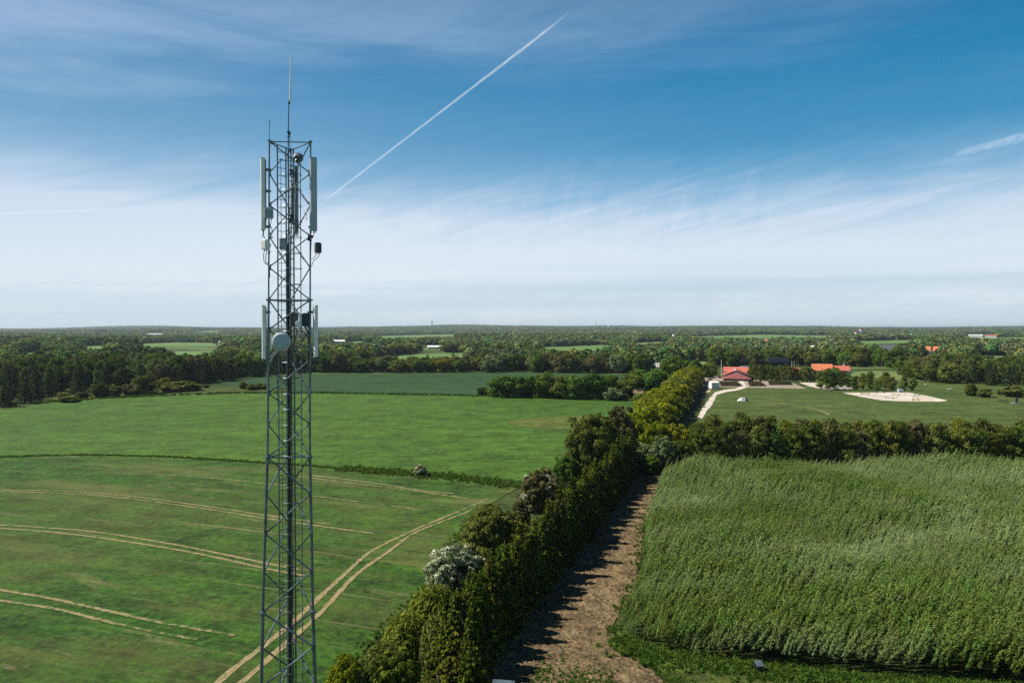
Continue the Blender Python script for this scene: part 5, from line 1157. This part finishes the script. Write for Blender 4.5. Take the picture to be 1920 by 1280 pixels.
# riding arena jumps
def jump(px, by, c1, c2, label, wings=True):
    o, u = at('jump_obstacle', px, by, R(random.uniform(-25, 25)), label, 'horse jump', 'jumps in the riding arena'); 
    o.scale = (.55, .55, .55)
    for s in (-1.8, 1.8):
        mb = MB(); mb.box((s, 0, .75), (.12, .12, 1.5)); mb.box((s, 0, .05), (.1, .9, .1)); mb.box((s*1.22, 0, .5), (.7, .08, .9)); mb.build('wing', M[c1], o)
    for z in (.35, .7, 1.05): mb = MB(); mb.tube([(-1.8, -.08, z), (1.8, -.08, z)], .07, 8); mb.build('rail', M[c2], o)
for (px, by, a, b, lb) in ((1661, 746, 'white', 'blue', 'white and pale blue jump at the left of the arena'), (1668, 748, 'blue', 'white', 'pale blue jump beside the leftmost jump'), (1680, 742.5, 'white', 'yellow', 'white jump with yellow rails in the arena'), (1690, 741.5, 'white', 'white', 'plain white jump behind the yellow one'),
                           (1715, 747, 'white', 'white', 'plain white jump at the right of the arena'), (1719, 742.5, 'blue', 'white', 'pale jump at the back right of the arena'), (1717, 751.5, 'orange', 'orange', 'orange jump at the front of the arena'), (1622, 740, 'wood', 'wood', 'brown jump at the far left of the arena'), (1651, 737.5, 'housing_dark', 'white', 'dark framed jump at the rear edge of the arena'), (1675, 746.5, 'white', 'white', 'low white jump in the middle of the arena')):
    jump(px, by, a, b, lb)
# trailer, sheep, picnic table, play frame
o, u = at('horse_trailer', 1688, 736, R(10), 'small grey trailer parked at the rear edge of the arena', 'trailer')
mb = MB(); mb.box((0, 0, 1.3), (3.4, 1.7, 1.7), 0, 0, .15); mb.build('body', M['radome_grey'], o)
for s in (-.9, .9): mb = MB(); mb.tube([(0, s-.1, .35), (0, s+.1, .35)], .35, 12); mb.build('wheel', M['cable'], o)
mb = MB(); mb.tube([(1.7, 0, .6), (3.0, 0, .5)], .05, 6); mb.build('drawbar', M['steel'], o); o.scale = (.6, .6, .6)
def animal(name, px, by, s, mat, label, cat, head=True, rz=0):
    x, y = G(px, by)
    pts = [(-.62, 0, .78), (-.3, 0, .8), (.1, 0, .8), (.45, 0, .8), (.68, 0, .98), (.88, 0, .92), (1.05, 0, .8), (-.72, 0, .55)]
    rad = [.24, .33, .33, .28, .15, .13, .08, .04]; eds = [(0, 1), (1, 2), (2, 3), (3, 4), (4, 5), (5, 6), (0, 7)]
    for (a, b, i0) in ((-.5, -.17, 0), (-.5, .17, 0), (.4, -.16, 3), (.4, .16, 3)):
        n = len(pts); pts += [(a-(.08 if i0 == 0 else 0), b, .42), (a+.02, b, .2), (a, b, .02)]; rad += [.09, .055, .05]; eds += [(i0, n), (n, n+1), (n+1, n+2)]
    me = bpy.data.meshes.new(name); me.from_pydata([Vector(p)*s for p in pts], eds, []); me.update(); ob = link(name, me, None, mat)
    ob.location = (x, y, H(x, y)+.08); ob.rotation_euler = (0, 0, rz); md = ob.modifiers.new('skin', 'SKIN')
    for v, r in zip(me.skin_vertices[0].data, rad): v.radius = (r*s, r*s)
    me.skin_vertices[0].data[1].use_root = True
    ob.modifiers.new('sub', 'SUBSURF').levels = 1; return tag(ob, label, cat)
animal('sheep', 1780, 734, 1.0, M['wool'], 'white sheep grazing right of the riding arena', 'sheep', rz=R(190))
animal('sheep', 1736, 724, .8, M['wool'], 'smaller pale sheep standing farther up the slope', 'sheep', rz=R(10))
animal('sheep', 1688, 712.5, .8, M['wool'], 'pale sheep behind the young trees', 'sheep', rz=R(30))
animal('cow', 1559, 737, .9, M['housing_dark'], 'black animal standing left of the riding arena corner', 'cow', rz=R(70))
o, u = at('picnic_table', 1881, 753, R(-6), 'dark wooden picnic table on the meadow at right', 'picnic table')
mb = MB(); mb.box((0, 0, .75), (3.6, .9, .1)); mb.build('tabletop', M['wall_dark'], o)
for s in (-1, 1): mb = MB(); mb.box((0, s*.95, .45), (3.6, .32, .08)); mb.build('bench', M['wall_dark'], o)
for s in (-1.4, 1.4): mb = MB(); mb.tube([(s, -.9, 0), (s, -.25, .72)], .07, 6); mb.tube([(s, .9, 0), (s, .25, .72)], .07, 6); mb.box((s, 0, .4), (.08, 2.0, .1)); mb.build('leg', M['wall_dark'], o)
o.scale = (.8, .8, .7)
o, u = at('play_frame', 1908, 757, R(15), 'dark blue slatted play frame beside the picnic table', 'play frame')
for k in range(5): mb = MB(); mb.box((-1.2+k*.6, .25*k, 1.3), (.34, .12, 2.6+.1*k)); mb.build('slat', M['housing_dark'], o)
mb = MB(); mb.box((-.8, .3, .15), (4.2, 2.0, .12)); mb.build('platform', M['concrete'], o); o.scale = (.7, .7, .8)
# person on the terrace
def person(px, by, shirt, trousers, label):
    x, y = G(px, by); o = empty('person', (x, y, H(x, y)+.14), R(160), label=label, cat='person')
    pts = [(0, 0, .95), (0, 0, 1.2), (0, 0, 1.42), (0, 0, 1.52), (0, -.02, 1.66), (.19, 0, 1.42), (.27, 0, 1.14), (.24, -.1, .9), (-.19, 0, 1.42), (-.27, 0, 1.14), (-.24, -.08, .9), (.1, 0, .88), (.12, -.06, .5), (.12, .02, .06), (-.1, 0, .88), (-.11, .08, .5), (-.12, .16, .06)]
    rad = [.15, .14, .15, .06, .10, .07, .05, .04, .07, .05, .04, .1, .07, .05, .1, .07, .05]; ed = [(0, 1), (1, 2), (2, 3), (3, 4), (2, 5), (5, 6), (6, 7), (2, 8), (8, 9), (9, 10), (0, 11), (11, 12), (12, 13), (0, 14), (14, 15), (15, 16)]
    me = bpy.data.meshes.new('body'); me.from_pydata(pts, ed, []); ob = link('body', me, o, shirt); md = ob.modifiers.new('skin', 'SKIN')
    for v, r in zip(me.skin_vertices[0].data, rad): v.radius = (r, r)
    o.scale = (.62, .62, .62); me.skin_vertices[0].data[0].use_root = True; ob.modifiers.new('sub', 'SUBSURF').levels = 1
person(1363, 719, M['housing_dark'], None, 'person in dark clothes standing on the terrace by the gravel path')
# hunting box at the coppice edge, roof box at the bottom, dark bin
o, u = at('game_feeder', 1423, 1265, R(8), 'small dark box with a pale lid at the coppice edge', 'box')
mb = MB(); mb.box((0, 0, .45), (.85, .8, .8), 0, 0, .04); mb.build('box', M['cable'], o)
mb = MB(); mb.poly([(-.42, -.5, .86), (.42, -.5, .86), (.42, .4, 1.12), (-.42, .4, 1.12), (-.42, -.5, .92), (.42, -.5, .92), (.42, .4, 1.18), (-.42, .4, 1.18)], [(3, 2, 1, 0), (4, 5, 6, 7), (0, 1, 5, 4), (1, 2, 6, 5), (2, 3, 7, 6), (3, 0, 4, 7)]); mb.build('lid', M['steel'], o); o.scale = (.62, .62, .7)
for s in (-.35, .35): mb = MB(); mb.box((s, -.3, .0), (.07, .07, .3)); mb.box((s, .3, .0), (.07, .07, .3)); mb.build('leg', M['wood'], o)
sheet('sand_patch', [(1408, 1260), (1440, 1256), (1462, 1268), (1440, 1276), (1415, 1270)], gf_soil, .2, .5, jitter=.1)
o, u = at('equipment_cabinet', 943, 1330, R(-8), 'grey metal equipment cabinet in the shade at the bottom edge', 'cabinet')
mb = MB(); mb.box((0, 0, .75), (1.25, .9, 1.4), 0, 0, .03); mb.build('housing', M['radome_grey'], o)
mb = MB(); mb.box((0, 0, 1.5), (1.4, 1.05, .08)); mb.build('roof', M['steel'], o)
mb = MB(); mb.box((0, -.47, .7), (.9, .03, 1.1)); mb.build('door', M['steel'], o)
pole('fence_post', 812, 1262, 1232, .05, M['wood'], 'thin wooden post between the pale shrub and the olive stems', 'post')
